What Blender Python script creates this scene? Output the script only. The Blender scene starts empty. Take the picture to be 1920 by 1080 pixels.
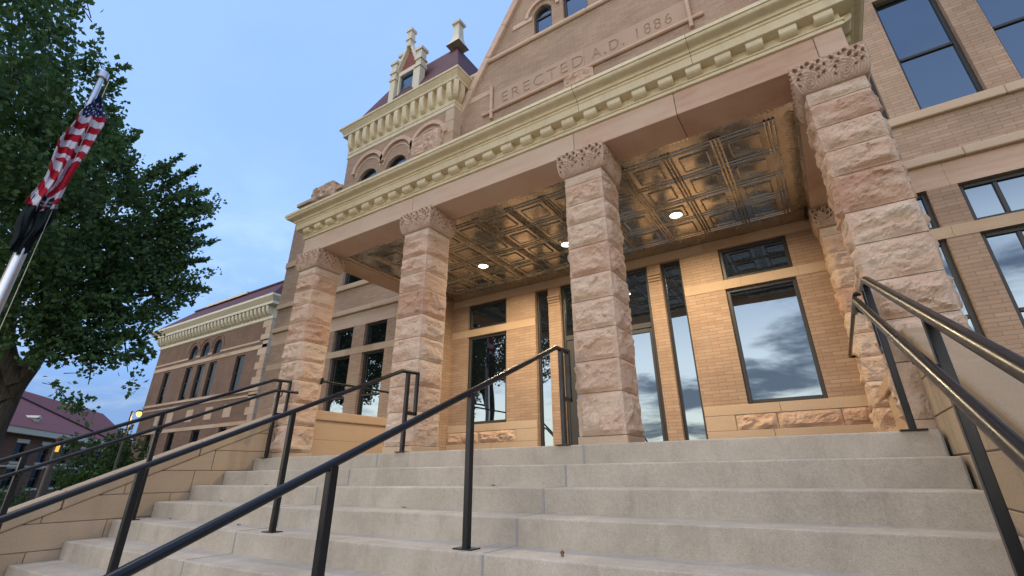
import bpy, bmesh, math, random
from math import sin, cos, pi, radians, sqrt, floor, atan2
from mathutils import Vector, noise, Matrix

random.seed(7)
sc = bpy.context.scene
COL = sc.collection

# ------------------------------------------------------------------ camera
cam_d = bpy.data.cameras.new("Camera")
cam = bpy.data.objects.new("Camera", cam_d); COL.objects.link(cam)
sc.camera = cam
YAW, PIT, ROL = radians(32.0276), radians(23.8984), radians(-0.6146)
fwd = Vector((-sin(YAW)*cos(PIT), cos(YAW)*cos(PIT), sin(PIT)))
rgt = Vector((cos(YAW), sin(YAW), 0)); upv = rgt.cross(fwd)
r2 = rgt*cos(ROL)+upv*sin(ROL); u2 = -rgt*sin(ROL)+upv*cos(ROL)
M = Matrix(((r2.x, u2.x, -fwd.x, 0.78691), (r2.y, u2.y, -fwd.y, -4.4781), (r2.z, u2.z, -fwd.z, -0.23647), (0, 0, 0, 1)))
cam.matrix_world = M
cam_d.sensor_fit = 'HORIZONTAL'; cam_d.sensor_width = 36.0
cam_d.lens = 16.5428; cam_d.shift_x = -0.00678; cam_d.shift_y = -0.022624
cam_d.clip_start = 0.05; cam_d.clip_end = 2000

# ------------------------------------------------------------------ world
SUN_AZ, SUN_EL = radians(208), radians(70)      # raised high so the windows don't mirror it, behind and a little left of the camera
w = bpy.data.worlds.new("World"); sc.world = w; w.use_nodes = True
nt = w.node_tree; nt.nodes.clear()
def wn(t, **k):
    n = nt.nodes.new(t)
    for a, b in k.items(): setattr(n, a, b)
    return n
def wl(a, b): nt.links.new(a, b)
def wmath(op, a, b=None, c=None, clamp=False):
    n = wn('ShaderNodeMath', operation=op, use_clamp=clamp)
    for i, v in enumerate((a, b, c)):
        if v is None: continue
        if isinstance(v, (int, float)): n.inputs[i].default_value = v
        else: wl(v, n.inputs[i])
    return n.outputs[0]
def wramp(fac, stops, interp='EASE'):
    n = wn('ShaderNodeValToRGB'); n.color_ramp.interpolation = interp
    els = n.color_ramp.elements
    while len(els) < len(stops): els.new(0.5)
    for e, (p, c) in zip(els, stops): e.position = p; e.color = (*c, 1)
    wl(fac, n.inputs[0]); return n.outputs[0]
def wmix(fac, a, b, mode='MIX'):
    n = wn('ShaderNodeMix', data_type='RGBA', blend_type=mode)
    if isinstance(fac, (int, float)): n.inputs[0].default_value = fac
    else: wl(fac, n.inputs[0])
    for i, v in ((6, a), (7, b)):
        if isinstance(v, tuple): n.inputs[i].default_value = (*v, 1)
        else: wl(v, n.inputs[i])
    return n.outputs[2]
tc = wn('ShaderNodeTexCoord'); sx = wn('ShaderNodeSeparateXYZ'); wl(tc.outputs['Generated'], sx.inputs[0])
dx, dy, dz = sx.outputs
zc = wmath('MAXIMUM', dz, 0.0)
east = wramp(zc, [(0.0, (.045, .105, .28)), (.09, (.068, .165, .40)), (.22, (.18, .335, .645)), (.42, (.24, .40, .735)), (.62, (.215, .37, .70)), (1.0, (.25, .385, .70))])
west = wramp(zc, [(0.0, (2.6, 2.05, 1.25)), (.08, (2.6, 2.35, 1.85)), (.18, (2.3, 2.2, 2.05)), (.32, (1.45, 1.5, 1.6)), (.46, (.34, .42, .60)), (.7, (.22, .31, .52)), (1.0, (.27, .40, .72))])
wf = wmath('MULTIPLY_ADD', dy, -1.35, 0.10, clamp=True)
wf = wmath('SMOOTH_MIN', wf, 1.0, 0.1)
base = wmix(wf, east, west)
# clouds on a flat layer overhead
den = wmath('ADD', zc, 0.10)
cv = wn('ShaderNodeCombineXYZ')
wl(wmath('ADD', wmath('DIVIDE', dx, den), 20.0), cv.inputs[0]); wl(wmath('ADD', wmath('DIVIDE', dy, den), 3.0), cv.inputs[1])
n1 = wn('ShaderNodeTexNoise'); n1.inputs['Scale'].default_value = 0.55; n1.inputs['Detail'].default_value = 7; n1.inputs['Roughness'].default_value = 0.58; n1.inputs['Distortion'].default_value = 0.5
wl(cv.outputs[0], n1.inputs['Vector'])
n2 = wn('ShaderNodeTexNoise'); n2.inputs['Scale'].default_value = 1.5; n2.inputs['Detail'].default_value = 6; n2.inputs['Roughness'].default_value = 0.6
wl(cv.outputs[0], n2.inputs['Vector'])
cl = wmath('MULTIPLY_ADD', n2.outputs[0], 0.35, wmath('MULTIPLY', n1.outputs[0], 0.75))
cmask = wn('ShaderNodeMapRange', interpolation_type='SMOOTHSTEP'); wl(cl, cmask.inputs[0]); cmask.inputs[1].default_value = 0.52; cmask.inputs[2].default_value = 0.64
cwest = wramp(zc, [(0.0, (.60, .50, .40)), (.08, (.20, .22, .27)), (.3, (.16, .19, .27)), (.5, (.15, .20, .33)), (1.0, (.18, .26, .44))])
ceast = wramp(zc, [(0.0, (.12, .19, .36)), (.10, (.20, .27, .44)), (.25, (.44, .51, .68)), (.42, (.46, .60, .86)), (.6, (.34, .50, .84)), (1.0, (.3, .42, .7))])
ccol = wmix(wf, ceast, cwest)
lowf = wn('ShaderNodeMapRange', interpolation_type='SMOOTHSTEP'); wl(zc, lowf.inputs[0]); lowf.inputs[1].default_value = 0.28; lowf.inputs[2].default_value = 0.55; lowf.inputs[3].default_value = 0.72; lowf.inputs[4].default_value = 0.16
cfw = wn('ShaderNodeMix', data_type='FLOAT'); wl(wf, cfw.inputs[0]); wl(lowf.outputs[0], cfw.inputs[2]); cfw.inputs[3].default_value = 0.95
cfac = wmath('MULTIPLY', cmask.outputs[0], cfw.outputs[0])
skyc = wmix(cfac, base, ccol)
nish = wn('ShaderNodeTexSky'); nish.sky_type = 'NISHITA'; nish.sun_disc = False
nish.sun_elevation = SUN_EL; nish.sun_rotation = SUN_AZ
skyc = wmix(0.03, skyc, nish.outputs[0], 'ADD')
bg = wn('ShaderNodeBackground'); bg.inputs['Strength'].default_value = 1.0
wl(skyc, bg.inputs[0]); wo = wn('ShaderNodeOutputWorld'); wl(bg.outputs[0], wo.inputs[0])

# ------------------------------------------------------------------ sun: soft lamp added from high up to shade the dusk scene
sd = bpy.data.lights.new("sun", 'SUN'); sd.energy = 0.7; sd.angle = radians(25); sd.color = (1.0, .90, .76)
so = bpy.data.objects.new("sun", sd); COL.objects.link(so)
sdir = Vector((sin(SUN_AZ)*cos(SUN_EL), cos(SUN_AZ)*cos(SUN_EL), sin(SUN_EL)))
so.rotation_euler = sdir.to_track_quat('Z', 'Y').to_euler()
sc.view_settings.view_transform = 'Standard'; sc.view_settings.look = 'None'
sc.view_settings.exposure = 0.47; sc.view_settings.gamma = 1.0; sc.view_settings.use_curve_mapping = False
sc.cycles.max_bounces = 6

# ------------------------------------------------------------------ helpers
class MB:
    def __init__(s): s.v = []; s.f = []; s.m = []; s.sm = []
    def add(s, verts, faces, mi=0, smooth=False):
        o = len(s.v); s.v += [tuple(p) for p in verts]
        s.f += [tuple(i+o for i in f) for f in faces]; s.m += [mi]*len(faces); s.sm += [smooth]*len(faces)
        return s
    def box(s, x0, x1, y0, y1, z0, z1, mi=0):
        v = [(x0,y0,z0),(x1,y0,z0),(x1,y1,z0),(x0,y1,z0),(x0,y0,z1),(x1,y0,z1),(x1,y1,z1),(x0,y1,z1)]
        return s.add(v, [(0,3,2,1),(4,5,6,7),(0,1,5,4),(1,2,6,5),(2,3,7,6),(3,0,4,7)], mi)
    def quad(s, a, b, c, d, mi=0): return s.add([a,b,c,d], [(0,1,2,3)], mi)
    def prism(s, poly, axis, a, b, mi=0):
        # poly: list of 2-tuples in the plane of the other two axes, extruded from a to b on axis
        def P(p, t): return {'X': (t,p[0],p[1]), 'Y': (p[0],t,p[1]), 'Z': (p[0],p[1],t)}[axis]
        n = len(poly); v = [P(p,a) for p in poly]+[P(p,b) for p in poly]
        f = [tuple(range(n)), tuple(range(2*n-1, n-1, -1))]+[(i, i+n, (i+1)%n+n, (i+1)%n) for i in range(n)]
        return s.add(v, f, mi)
    def tube(s, pts, r, n=10, mi=0, cap=True):
        pts = [Vector(p) for p in pts]; rings = []; N = len(pts)
        rr = r if isinstance(r, (list, tuple)) else [r]*N
        t0 = (pts[1]-pts[0]).normalized(); a = t0.orthogonal().normalized()
        for i, p in enumerate(pts):
            if i == 0: t = t0
            elif i == N-1: t = (pts[-1]-pts[-2]).normalized()
            else:
                t = ((pts[i]-pts[i-1]).normalized()+(pts[i+1]-pts[i]).normalized())
                t = t.normalized() if t.length > 1e-6 else (pts[i]-pts[i-1]).normalized()
            a = (a-t*a.dot(t)).normalized(); b = t.cross(a)
            rings.append([p+(a*cos(2*pi*k/n)+b*sin(2*pi*k/n))*rr[i] for k in range(n)])
        v = [q for R in rings for q in R]; f = []
        for i in range(N-1):
            for k in range(n): f.append((i*n+k, i*n+(k+1)%n, (i+1)*n+(k+1)%n, (i+1)*n+k))
        s.add(v, f, mi, True)
        if cap:
            s.add(rings[0], [tuple(range(n-1,-1,-1))], mi); s.add(rings[-1], [tuple(range(n))], mi)
        return s
    def lathe(s, c, prof, n=24, mi=0, smooth=True):
        v = []; f = []
        for r, z in prof:
            for k in range(n): v.append((c[0]+r*cos(2*pi*k/n), c[1]+r*sin(2*pi*k/n), c[2]+z))
        for i in range(len(prof)-1):
            for k in range(n): f.append((i*n+k, i*n+(k+1)%n, (i+1)*n+(k+1)%n, (i+1)*n+k))
        return s.add(v, f, mi, smooth)
    def build(s, name, mats, parent=None, loc=None):
        me = bpy.data.meshes.new(name); me.from_pydata(s.v, [], s.f)
        if not isinstance(mats, (list, tuple)): mats = [mats]
        for m in mats: me.materials.append(m)
        me.polygons.foreach_set('material_index', s.m); me.polygons.foreach_set('use_smooth', s.sm)
        me.update()
        o = bpy.data.objects.new(name, me); COL.objects.link(o)
        if parent: o.parent = parent
        if loc: o.location = loc
        return o
def tag(o, label=None, cat=None, group=None, kind=None):
    if label: o['label'] = label
    if cat: o['category'] = cat
    if group: o['group'] = group
    if kind: o['kind'] = kind
    return o
def thing(name, label, cat, loc=(0,0,0), group=None):
    o = bpy.data.objects.new(name, None); COL.objects.link(o); o.location = loc; o.empty_display_size = .2
    return tag(o, label, cat, group)
def bevel(o, w, seg=2, ang=35):
    m = o.modifiers.new('bevel', 'BEVEL'); m.width = w; m.segments = seg; m.limit_method = 'ANGLE'; m.angle_limit = radians(ang)
    return o

# ------------------------------------------------------------------ materials
def mat(name, col=(.5,.5,.5), rough=.8, metal=0.0, spec=.5):
    m = bpy.data.materials.new(name); m.use_nodes = True
    b = m.node_tree.nodes['Principled BSDF']
    b.inputs['Base Color'].default_value = (*col, 1); b.inputs['Roughness'].default_value = rough
    b.inputs['Metallic'].default_value = metal; b.inputs['Specular IOR Level'].default_value = spec
    return m
class N:
    def __init__(s, m): s.m = m; s.t = m.node_tree; s.b = s.t.nodes['Principled BSDF']
    def n(s, t, **k):
        x = s.t.nodes.new(t)
        for a, b in k.items(): setattr(x, a, b)
        return x
    def l(s, a, b): s.t.links.new(a, b)
    def pos(s): return s.n('ShaderNodeNewGeometry').outputs['Position']
    def noise(s, scale, detail=5, rough=.55, vec=None, scl=(1,1,1), off=(0,0,0)):
        mp = s.n('ShaderNodeMapping'); mp.inputs['Scale'].default_value = scl; mp.inputs['Location'].default_value = off
        s.l(vec or s.pos(), mp.inputs[0])
        x = s.n('ShaderNodeTexNoise'); x.inputs['Scale'].default_value = scale; x.inputs['Detail'].default_value = detail; x.inputs['Roughness'].default_value = rough
        s.l(mp.outputs[0], x.inputs['Vector']); return x.outputs[0]
    def ramp(s, fac, stops, interp='LINEAR'):
        x = s.n('ShaderNodeValToRGB'); x.color_ramp.interpolation = interp; e = x.color_ramp.elements
        while len(e) < len(stops): e.new(.5)
        for a, (p, c) in zip(e, stops): a.position = p; a.color = (*c, 1) if len(c) == 3 else c
        s.l(fac, x.inputs[0]); return x.outputs[0]
    def mix(s, fac, a, b, mode='MIX'):
        x = s.n('ShaderNodeMix', data_type='RGBA', blend_type=mode)
        if isinstance(fac, (int, float)): x.inputs[0].default_value = fac
        else: s.l(fac, x.inputs[0])
        for i, v in ((6, a), (7, b)):
            if isinstance(v, tuple): x.inputs[i].default_value = (*v, 1)
            else: s.l(v, x.inputs[i])
        return x.outputs[2]
    def math(s, op, a, b=0.0, clamp=False):
        x = s.n('ShaderNodeMath', operation=op, use_clamp=clamp)
        for i, v in enumerate((a, b)):
            if isinstance(v, (int, float)): x.inputs[i].default_value = v
            else: s.l(v, x.inputs[i])
        return x.outputs[0]
    def bump(s, h, strength=.5, dist=.01):
        x = s.n('ShaderNodeBump'); x.inputs['Strength'].default_value = strength; x.inputs['Distance'].default_value = dist
        s.l(h, x.inputs['Height']); s.l(x.outputs[0], s.b.inputs['Normal']); return x
    def col(s, c): s.l(c, s.b.inputs['Base Color'])

def stone_mat(name, cols, island=.5, band=.35, bstr=.35, bdist=.012, fine=90, rough=.9):
    m = mat(name, cols[0], rough, spec=.25); k = N(m)
    isl = k.n('ShaderNodeNewGeometry').outputs['Random Per Island']
    lay = k.noise(2.2, 4, .6, scl=(.6, .6, 5.0))
    big = k.noise(1.4, 5, .6, off=(3, 1, 7))
    f = k.math('ADD', k.math('MULTIPLY', isl, island), k.math('MULTIPLY', k.math('SUBTRACT', lay, .5), band*2.2))
    f = k.math('ADD', f, k.math('MULTIPLY', k.math('SUBTRACT', big, .5), .8))
    n = len(cols); c = k.ramp(k.math('ADD', f, .5*(1-island)), [(.12+.76*i/(n-1), q) for i, q in enumerate(cols)])
    sp = k.noise(fine, 3, .7)
    c = k.mix(.28, c, k.ramp(sp, [(.3, (.55,.55,.55)), (.7, (1.3,1.3,1.3))]), 'MULTIPLY')
    st = k.noise(.9, 6, .65, scl=(1, 1, .35), off=(9, 2, 0))
    c = k.mix(k.math('MULTIPLY', k.math('SUBTRACT', st, .56, True), 2.2, True), c, k.mix(.5, c, (.16,.10,.07)), 'MIX')
    k.col(c)
    h = k.math('ADD', k.math('MULTIPLY', k.noise(fine*.35, 6, .7), 1.0), k.math('MULTIPLY', k.noise(9, 5, .6), 1.2))
    k.bump(h, bstr, bdist)
    return m
M_ROCK = stone_mat('rock_faced_sandstone', [(.50,.29,.20), (.605,.395,.28), (.67,.475,.35), (.70,.53,.405), (.66,.545,.43)], island=.42, band=.45, bstr=.7, bdist=.03)
M_SMOOTH = stone_mat('dressed_sandstone', [(.53,.32,.225), (.61,.405,.295), (.655,.47,.35), (.665,.515,.39)], island=.4, band=.55, bstr=.2, bdist=.006)
M_BUFF = stone_mat('buff_sandstone', [(.47,.31,.20), (.54,.38,.26), (.58,.43,.30), (.60,.46,.34)], island=.55, band=.25, bstr=.25, bdist=.008)
M_CARVE = stone_mat('carved_sandstone', [(.50,.34,.25), (.56,.40,.30), (.58,.43,.33)], island=.2, band=.15, bstr=.3, bdist=.006)
M_COPE = stone_mat('coping_limestone', [(.40,.30,.205), (.46,.36,.25), (.52,.45,.36)], island=.6, band=.1, bstr=.15, bdist=.004)

M_PANEL = stone_mat('inscription_sandstone', [(.46,.31,.22), (.50,.35,.255), (.52,.37,.275)], island=.2, band=.2, bstr=.2, bdist=.005)
M_CHEEK = stone_mat('cheek_sandstone', [(.42,.315,.21), (.47,.36,.25), (.495,.39,.28)], island=.3, band=.2, bstr=.25, bdist=.008)
M_COPE2 = stone_mat('darkened_coping', [(.31,.225,.145), (.37,.275,.185), (.42,.36,.28)], island=.7, band=.15, bstr=.3, bdist=.006)  # same coping stone, darkened against the strong sky light on the right wall
def brick_mat(name, c1, c2, mortar, bw=.30, rh=.062, ms=.006):
    m = mat(name, c1, .9, spec=.2); k = N(m)
    sep = k.n('ShaderNodeSeparateXYZ'); k.l(k.pos(), sep.inputs[0])
    cmb = k.n('ShaderNodeCombineXYZ'); k.l(k.math('ADD', sep.outputs[0], sep.outputs[1]), cmb.inputs[0]); k.l(sep.outputs[2], cmb.inputs[1])
    # a little waviness so the courses are not ruled lines
    wv = k.n('ShaderNodeVectorMath', operation='ADD'); k.l(cmb.outputs[0], wv.inputs[0])
    nz = k.n('ShaderNodeTexNoise'); nz.inputs['Scale'].default_value = 6; k.l(k.pos(), nz.inputs['Vector'])
    sc_ = k.n('ShaderNodeVectorMath', operation='SCALE'); k.l(nz.outputs['Color'], sc_.inputs[0]); sc_.inputs['Scale'].default_value = .010
    k.l(sc_.outputs[0], wv.inputs[1])
    br = k.n('ShaderNodeTexBrick'); k.l(wv.outputs[0], br.inputs['Vector'])
    br.inputs['Scale'].default_value = 1.0; br.inputs['Brick Width'].default_value = bw; br.inputs['Row Height'].default_value = rh
    br.inputs['Mortar Size'].default_value = ms; br.inputs['Mortar Smooth'].default_value = .3; br.inputs['Bias'].default_value = 0.0
    br.inputs['Color1'].default_value = (*c1,1); br.inputs['Color2'].default_value = (*c2,1); br.inputs['Mortar'].default_value = (*mortar,1)
    big = k.noise(.8, 6, .6); c = k.mix(.55, br.outputs['Color'], k.ramp(big, [(.3, (.72,.70,.70)), (.7, (1.22,1.2,1.18))]), 'MULTIPLY')
    row = k.noise(1.0, 3, .6, scl=(2.0, 2.0, 16.0), off=(4, 4, 1))
    c = k.mix(.22, c, k.ramp(row, [(.3, (.74,.74,.76)), (.7, (1.2,1.19,1.16))]), 'MULTIPLY')
    fn = k.noise(60, 3, .7); c = k.mix(.3, c, k.ramp(fn, [(.3, (.7,.7,.7)), (.7, (1.2,1.2,1.2))]), 'MULTIPLY')
    eff = k.noise(2.1, 7, .7, scl=(1, 1, .5), off=(2, 8, 4))
    c = k.mix(k.math('MULTIPLY', k.math('SUBTRACT', eff, .60, True), 1.6, True), c, (.42, .38, .34))
    k.col(c)
    h = k.math('ADD', k.math('MULTIPLY', br.outputs['Fac'], -1.0), k.math('MULTIPLY', fn, .5))
    k.bump(h, .45, .005)
    return m
M_BRICK = brick_mat('buff_roman_brick', (.42,.288,.205), (.495,.352,.255), (.305,.218,.157), bw=.25, rh=.056, ms=.005)
M_FARBRICK = brick_mat('far_brown_brick', (.17,.085,.055), (.21,.11,.07), (.16,.12,.10), .25, .09, .01)
M_WINGBRICK = brick_mat('wing_brick', (.21,.13,.09), (.245,.158,.112), (.20,.145,.11), .3, .075, .006)

def cream():
    m = mat('cream_paint', (.66,.57,.36), .45); k = N(m)
    a = k.noise(1.6, 6, .65); b = k.noise(9, 6, .75, scl=(1,1,.22))
    c = k.ramp(a, [(.3, (.67,.55,.35)), (.6, (.75,.635,.425)), (.8, (.77,.665,.465))])
    c = k.mix(.35, c, k.ramp(b, [(.3, (.62,.58,.50)), (.52, (1.04,1.04,1.04))]), 'MULTIPLY'); k.col(c)
    k.bump(k.noise(40, 4, .6), .12, .003); return m
M_CREAM = cream()
M_CREAMW = mat('pale_cream_trim', (.66,.60,.46), .5)
def concrete(name, c0, c1):
    m = mat(name, c0, .85, spec=.3); k = N(m)
    a = k.noise(1.3, 7, .62); sp = k.noise(130, 2, .8); sp2 = k.noise(38, 4, .7)
    c = k.ramp(a, [(.28, tuple(.84*q for q in c0)), (.5, c0), (.72, c1)])
    pat = k.noise(5.5, 6, .7, off=(1,6,2)); c = k.mix(.35, c, k.ramp(pat, [(.33, (.72,.70,.66)), (.6, (1.05,1.05,1.05))]), 'MULTIPLY')
    c = k.mix(.55, c, k.ramp(sp, [(.28, (.62,.60,.57)), (.5, (1,1,1)), (.75, (1.18,1.18,1.18))]), 'MULTIPLY')
    c = k.mix(.35, c, k.ramp(sp2, [(.3, (.72,.72,.72)), (.7, (1.15,1.15,1.15))]), 'MULTIPLY')
    stv = k.noise(2.6, 5, .7, scl=(2.4, .6, .35), off=(5, 5, 5))
    c = k.mix(k.math('MULTIPLY', k.math('SUBTRACT', stv, .54, True), 1.7, True), c, (.24,.19,.14)); k.col(c)
    k.bump(k.math('ADD', sp, sp2), .3, .004); return m
M_CONC = concrete('cast_concrete', (.49,.43,.355), (.575,.515,.435))
M_PAVE = concrete('pavement', (.34,.33,.31), (.42,.41,.39))
M_JOINT = mat('joint_sealant', (.29,.295,.30), .7)
M_MORTAR = mat('mortar', (.24,.18,.135), .95)
def blackmetal():
    m = mat('black_painted_steel', (.007,.008,.011), .36, 0.0, .4); k = N(m)
    k.bump(k.noise(30, 4, .6), .06, .004)
    r = k.ramp(k.noise(5, 5, .7), [(.35, (.26,.26,.26)), (.7, (.42,.42,.42))]); k.l(r, k.b.inputs['Roughness']); return m
M_RAIL = blackmetal()
M_FRAME = mat('dark_bronze_frame', (.045,.043,.044), .45, .2)
M_DARK = mat('dark_interior', (.004,.004,.005), .9)
def glass(nm='window_glass', base=.22, tint=1.0):
    m = bpy.data.materials.new(nm); m.use_nodes = True; t = m.node_tree; t.nodes.clear()
    o = t.nodes.new('ShaderNodeOutputMaterial'); mx = t.nodes.new('ShaderNodeMixShader')
    g = t.nodes.new('ShaderNodeBsdfGlossy'); g.inputs['Roughness'].default_value = .012; g.inputs['Color'].default_value = (.66*tint,.83*tint,tint,1)
    d = t.nodes.new('ShaderNodeBsdfDiffuse'); d.inputs['Color'].default_value = (.008,.009,.011,1)
    fr = t.nodes.new('ShaderNodeFresnel'); fr.inputs['IOR'].default_value = 1.5
    ma = t.nodes.new('ShaderNodeMath'); ma.operation = 'MULTIPLY_ADD'; ma.inputs[1].default_value = 1.0; ma.inputs[2].default_value = base; ma.use_clamp = True
    nz = t.nodes.new('ShaderNodeTexNoise'); nz.inputs['Scale'].default_value = 1.3; nz.inputs['Detail'].default_value = 1
    ge = t.nodes.new('ShaderNodeNewGeometry'); t.links.new(ge.outputs['Position'], nz.inputs['Vector'])
    bu = t.nodes.new('ShaderNodeBump'); bu.inputs['Strength'].default_value = .06; bu.inputs['Distance'].default_value = .03
    t.links.new(nz.outputs[0], bu.inputs['Height']); t.links.new(bu.outputs[0], g.inputs['Normal'])
    t.links.new(fr.outputs[0], ma.inputs[0]); t.links.new(ma.outputs[0], mx.inputs[0])
    t.links.new(d.outputs[0], mx.inputs[1]); t.links.new(g.outputs[0], mx.inputs[2]); t.links.new(mx.outputs[0], o.inputs[0])
    return m
M_GLASS = glass()
M_DIMGLASS = glass('dimmed_window_glass', .0, .4)  # mirror colour dimmed, standing in for dark foliage reflected in these panes
def tin():
    m = mat('bronze_tin_ceiling', (.6,.48,.33), .22, 1.0); k = N(m)
    c = k.ramp(k.noise(3, 5, .6), [(.3, (.46,.435,.385)), (.7, (.64,.605,.535))]); k.col(c)
    r = k.ramp(k.noise(7, 5, .6), [(.3, (.17,.17,.17)), (.7, (.32,.32,.32))]); k.l(r, k.b.inputs['Roughness'])
    k.bump(k.noise(3, 2, .4), .10, .02); return m
M_TIN = tin()
def roofmat(name, c0, c1):
    m = mat(name, c0, .7); k = N(m)
    sep = k.n('ShaderNodeSeparateXYZ'); k.l(k.pos(), sep.inputs[0])
    cmb = k.n('ShaderNodeCombineXYZ'); k.l(k.math('ADD', sep.outputs[0], sep.outputs[1]), cmb.inputs[0]); k.l(sep.outputs[2], cmb.inputs[1])
    br = k.n('ShaderNodeTexBrick'); k.l(cmb.outputs[0], br.inputs['Vector']); br.inputs['Scale'].default_value = 1
    br.inputs['Brick Width'].default_value = .25; br.inputs['Row Height'].default_value = .14; br.inputs['Mortar Size'].default_value = .008
    br.inputs['Color1'].default_value = (*c0,1); br.inputs['Color2'].default_value = (*c1,1); br.inputs['Mortar'].default_value = (c0[0]*.5,c0[1]*.5,c0[2]*.5,1)
    k.col(k.mix(.5, br.outputs['Color'], k.ramp(k.noise(1.2, 5, .6), [(.3, (.75,.75,.75)), (.7, (1.2,1.2,1.2))]), 'MULTIPLY'))
    k.bump(br.outputs['Fac'], -.4, .01); return m
M_ROOF = roofmat('maroon_slate_roof', (.075,.012,.020), (.095,.018,.026))
M_REDTILE = roofmat('red_tile', (.23,.045,.03), (.28,.06,.04))
M_FARROOF = roofmat('far_maroon_roof', (.15,.016,.010), (.18,.024,.016))
def leafmat(name, c0, c1):
    m = mat(name, c0, .55, spec=.3); k = N(m)
    isl = k.n('ShaderNodeNewGeometry').outputs['Random Per Island']
    f = k.math('ADD', k.math('MULTIPLY', isl, .55), k.math('MULTIPLY', k.noise(.9, 3, .6), .5))
    k.col(k.ramp(f, [(.2, c0), (.8, c1)]))
    tr = k.n('ShaderNodeBsdfTranslucent'); tr.inputs['Color'].default_value = (c1[0]*1.1, c1[1]*1.2, c1[2]*.7, 1)
    mx = k.n('ShaderNodeMixShader'); mx.inputs[0].default_value = .22
    o = [x for x in k.t.nodes if x.type == 'OUTPUT_MATERIAL'][0]
    k.l(k.b.outputs[0], mx.inputs[1]); k.l(tr.outputs[0], mx.inputs[2]); k.l(mx.outputs[0], o.inputs[0]); return m
M_LEAF = leafmat('maple_leaves', (.024,.070,.036), (.110,.200,.070))
M_LEAF2 = leafmat('bush_leaves', (.020,.052,.016), (.06,.115,.03))
def bark():
    m = mat('bark', (.055,.045,.035), .95); k = N(m)
    h = k.noise(6, 6, .65, scl=(3, 3, .5)); k.col(k.ramp(h, [(.3, (.028,.023,.019)), (.7, (.095,.08,.062))])); k.bump(h, .9, .04); return m
M_BARK = bark()
def grass():
    m = mat('lawn', (.04,.07,.02), .95); k = N(m)
    k.col(k.ramp(k.math('ADD', k.math('MULTIPLY', k.noise(.25, 5, .6), .5), k.math('MULTIPLY', k.noise(40, 4, .7), .5)), [(.3, (.028,.052,.015)), (.7, (.065,.105,.03))]))
    k.bump(k.noise(60, 4, .7), .8, .05); return m
M_GRASS = grass()
M_STEEL = mat('brushed_aluminium', (.62,.63,.65), .32, 1.0)

# ------------------------------------------------------------------ rock-faced stone generators
def fbm(p, o=4):
    a = 0; s = 1; t = 0
    for i in range(o):
        a += noise.noise(p)*s; t += s; s *= .55; p = p*2.03
    return a/t
def sstep(a, b, x):
    t = min(1, max(0, (x-a)/(b-a))); return t*t*(3-2*t)
def rockh(u, v, L, H, seed, amp):
    """projection of a pitched stone face at u along L, v along H"""
    q = min(u, L-u); r = min(v, H-v)
    mg = sstep(0, .075, q)*sstep(0, .05, r)
    k1 = noise.noise(Vector((seed*5.1, 2, 7))); k2 = noise.noise(Vector((seed*3.3, 8, 1)))
    fq = 1+.7*k1; amp *= 1.25+.9*k2
    p = Vector((u*3.1*fq+seed*7.3, v*4.6*fq+seed*3.1, seed*1.7))
    n = fbm(p, 5)
    ridge = 1-abs(noise.noise(p*1.35+Vector((5,2,9))))*2.0
    st = floor((n*.5+.5)*7)/7
    crack = noise.noise(Vector((u*5+seed, v*9-u*2, seed*4)))
    d = .44+.60*n+.30*ridge+.5*(st-.5)+.28*crack+.35*k1*(v/H-.5)
    q_ = p*1.25+Vector((noise.noise(p*2), noise.noise(p*2+Vector((7,0,0))), 0))*.25
    c_ = noise.voronoi(q_)[1][0]; hv = noise.noise_vector(c_*7.7)
    d += .34*hv.z+.55*(hv.x*(q_.x-c_.x)+hv.y*(q_.y-c_.y))
    d += .22*noise.noise(p*3.3)+.14*noise.noise(p*8)
    return mg*max(-.05, d)*amp+.004*noise.noise(p*14)
def rockblock(mb, x0, x1, y0, y1, z0, z1, seed, amp=.055, nu=22, nv=13):
    """one course of a free-standing pier: rock-faced on all four sides"""
    ring = []
    for side in range(4):
        for i in range(nu): ring.append((side, i/nu))
    H = z1-z0; vs = []; fs = []
    for j in range(nv+1):
        v = H*j/nv
        for side, t in ring:
            if side == 0: x, y, L, nrm = x0+(x1-x0)*t, y0, x1-x0, (0,-1)
            elif side == 1: x, y, L, nrm = x1, y0+(y1-y0)*t, y1-y0, (1,0)
            elif side == 2: x, y, L, nrm = x1-(x1-x0)*t, y1, x1-x0, (0,1)
            else: x, y, L, nrm = x0, y1-(y1-y0)*t, y1-y0, (-1,0)
            d = rockh(t*L, v, L, H, seed+side*11.7, amp)
            if t == 0:  # keep the arris but chip it
                d = -.012*max(0, noise.noise(Vector((seed*3+side, v*9, 1))))
                pn = {0:(-1,0),1:(0,-1),2:(1,0),3:(0,1)}[side]; nrm = (nrm[0]+pn[0], nrm[1]+pn[1])
            vs.append((x+nrm[0]*d, y+nrm[1]*d, z0+v))
    n = len(ring)
    for j in range(nv):
        for i in range(n): fs.append((j*n+i, j*n+(i+1)%n, (j+1)*n+(i+1)%n, (j+1)*n+i))
    fs.append(tuple(range(n-1,-1,-1))); fs.append(tuple(nv*n+i for i in range(n)))
    mb.add(vs, fs)
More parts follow.
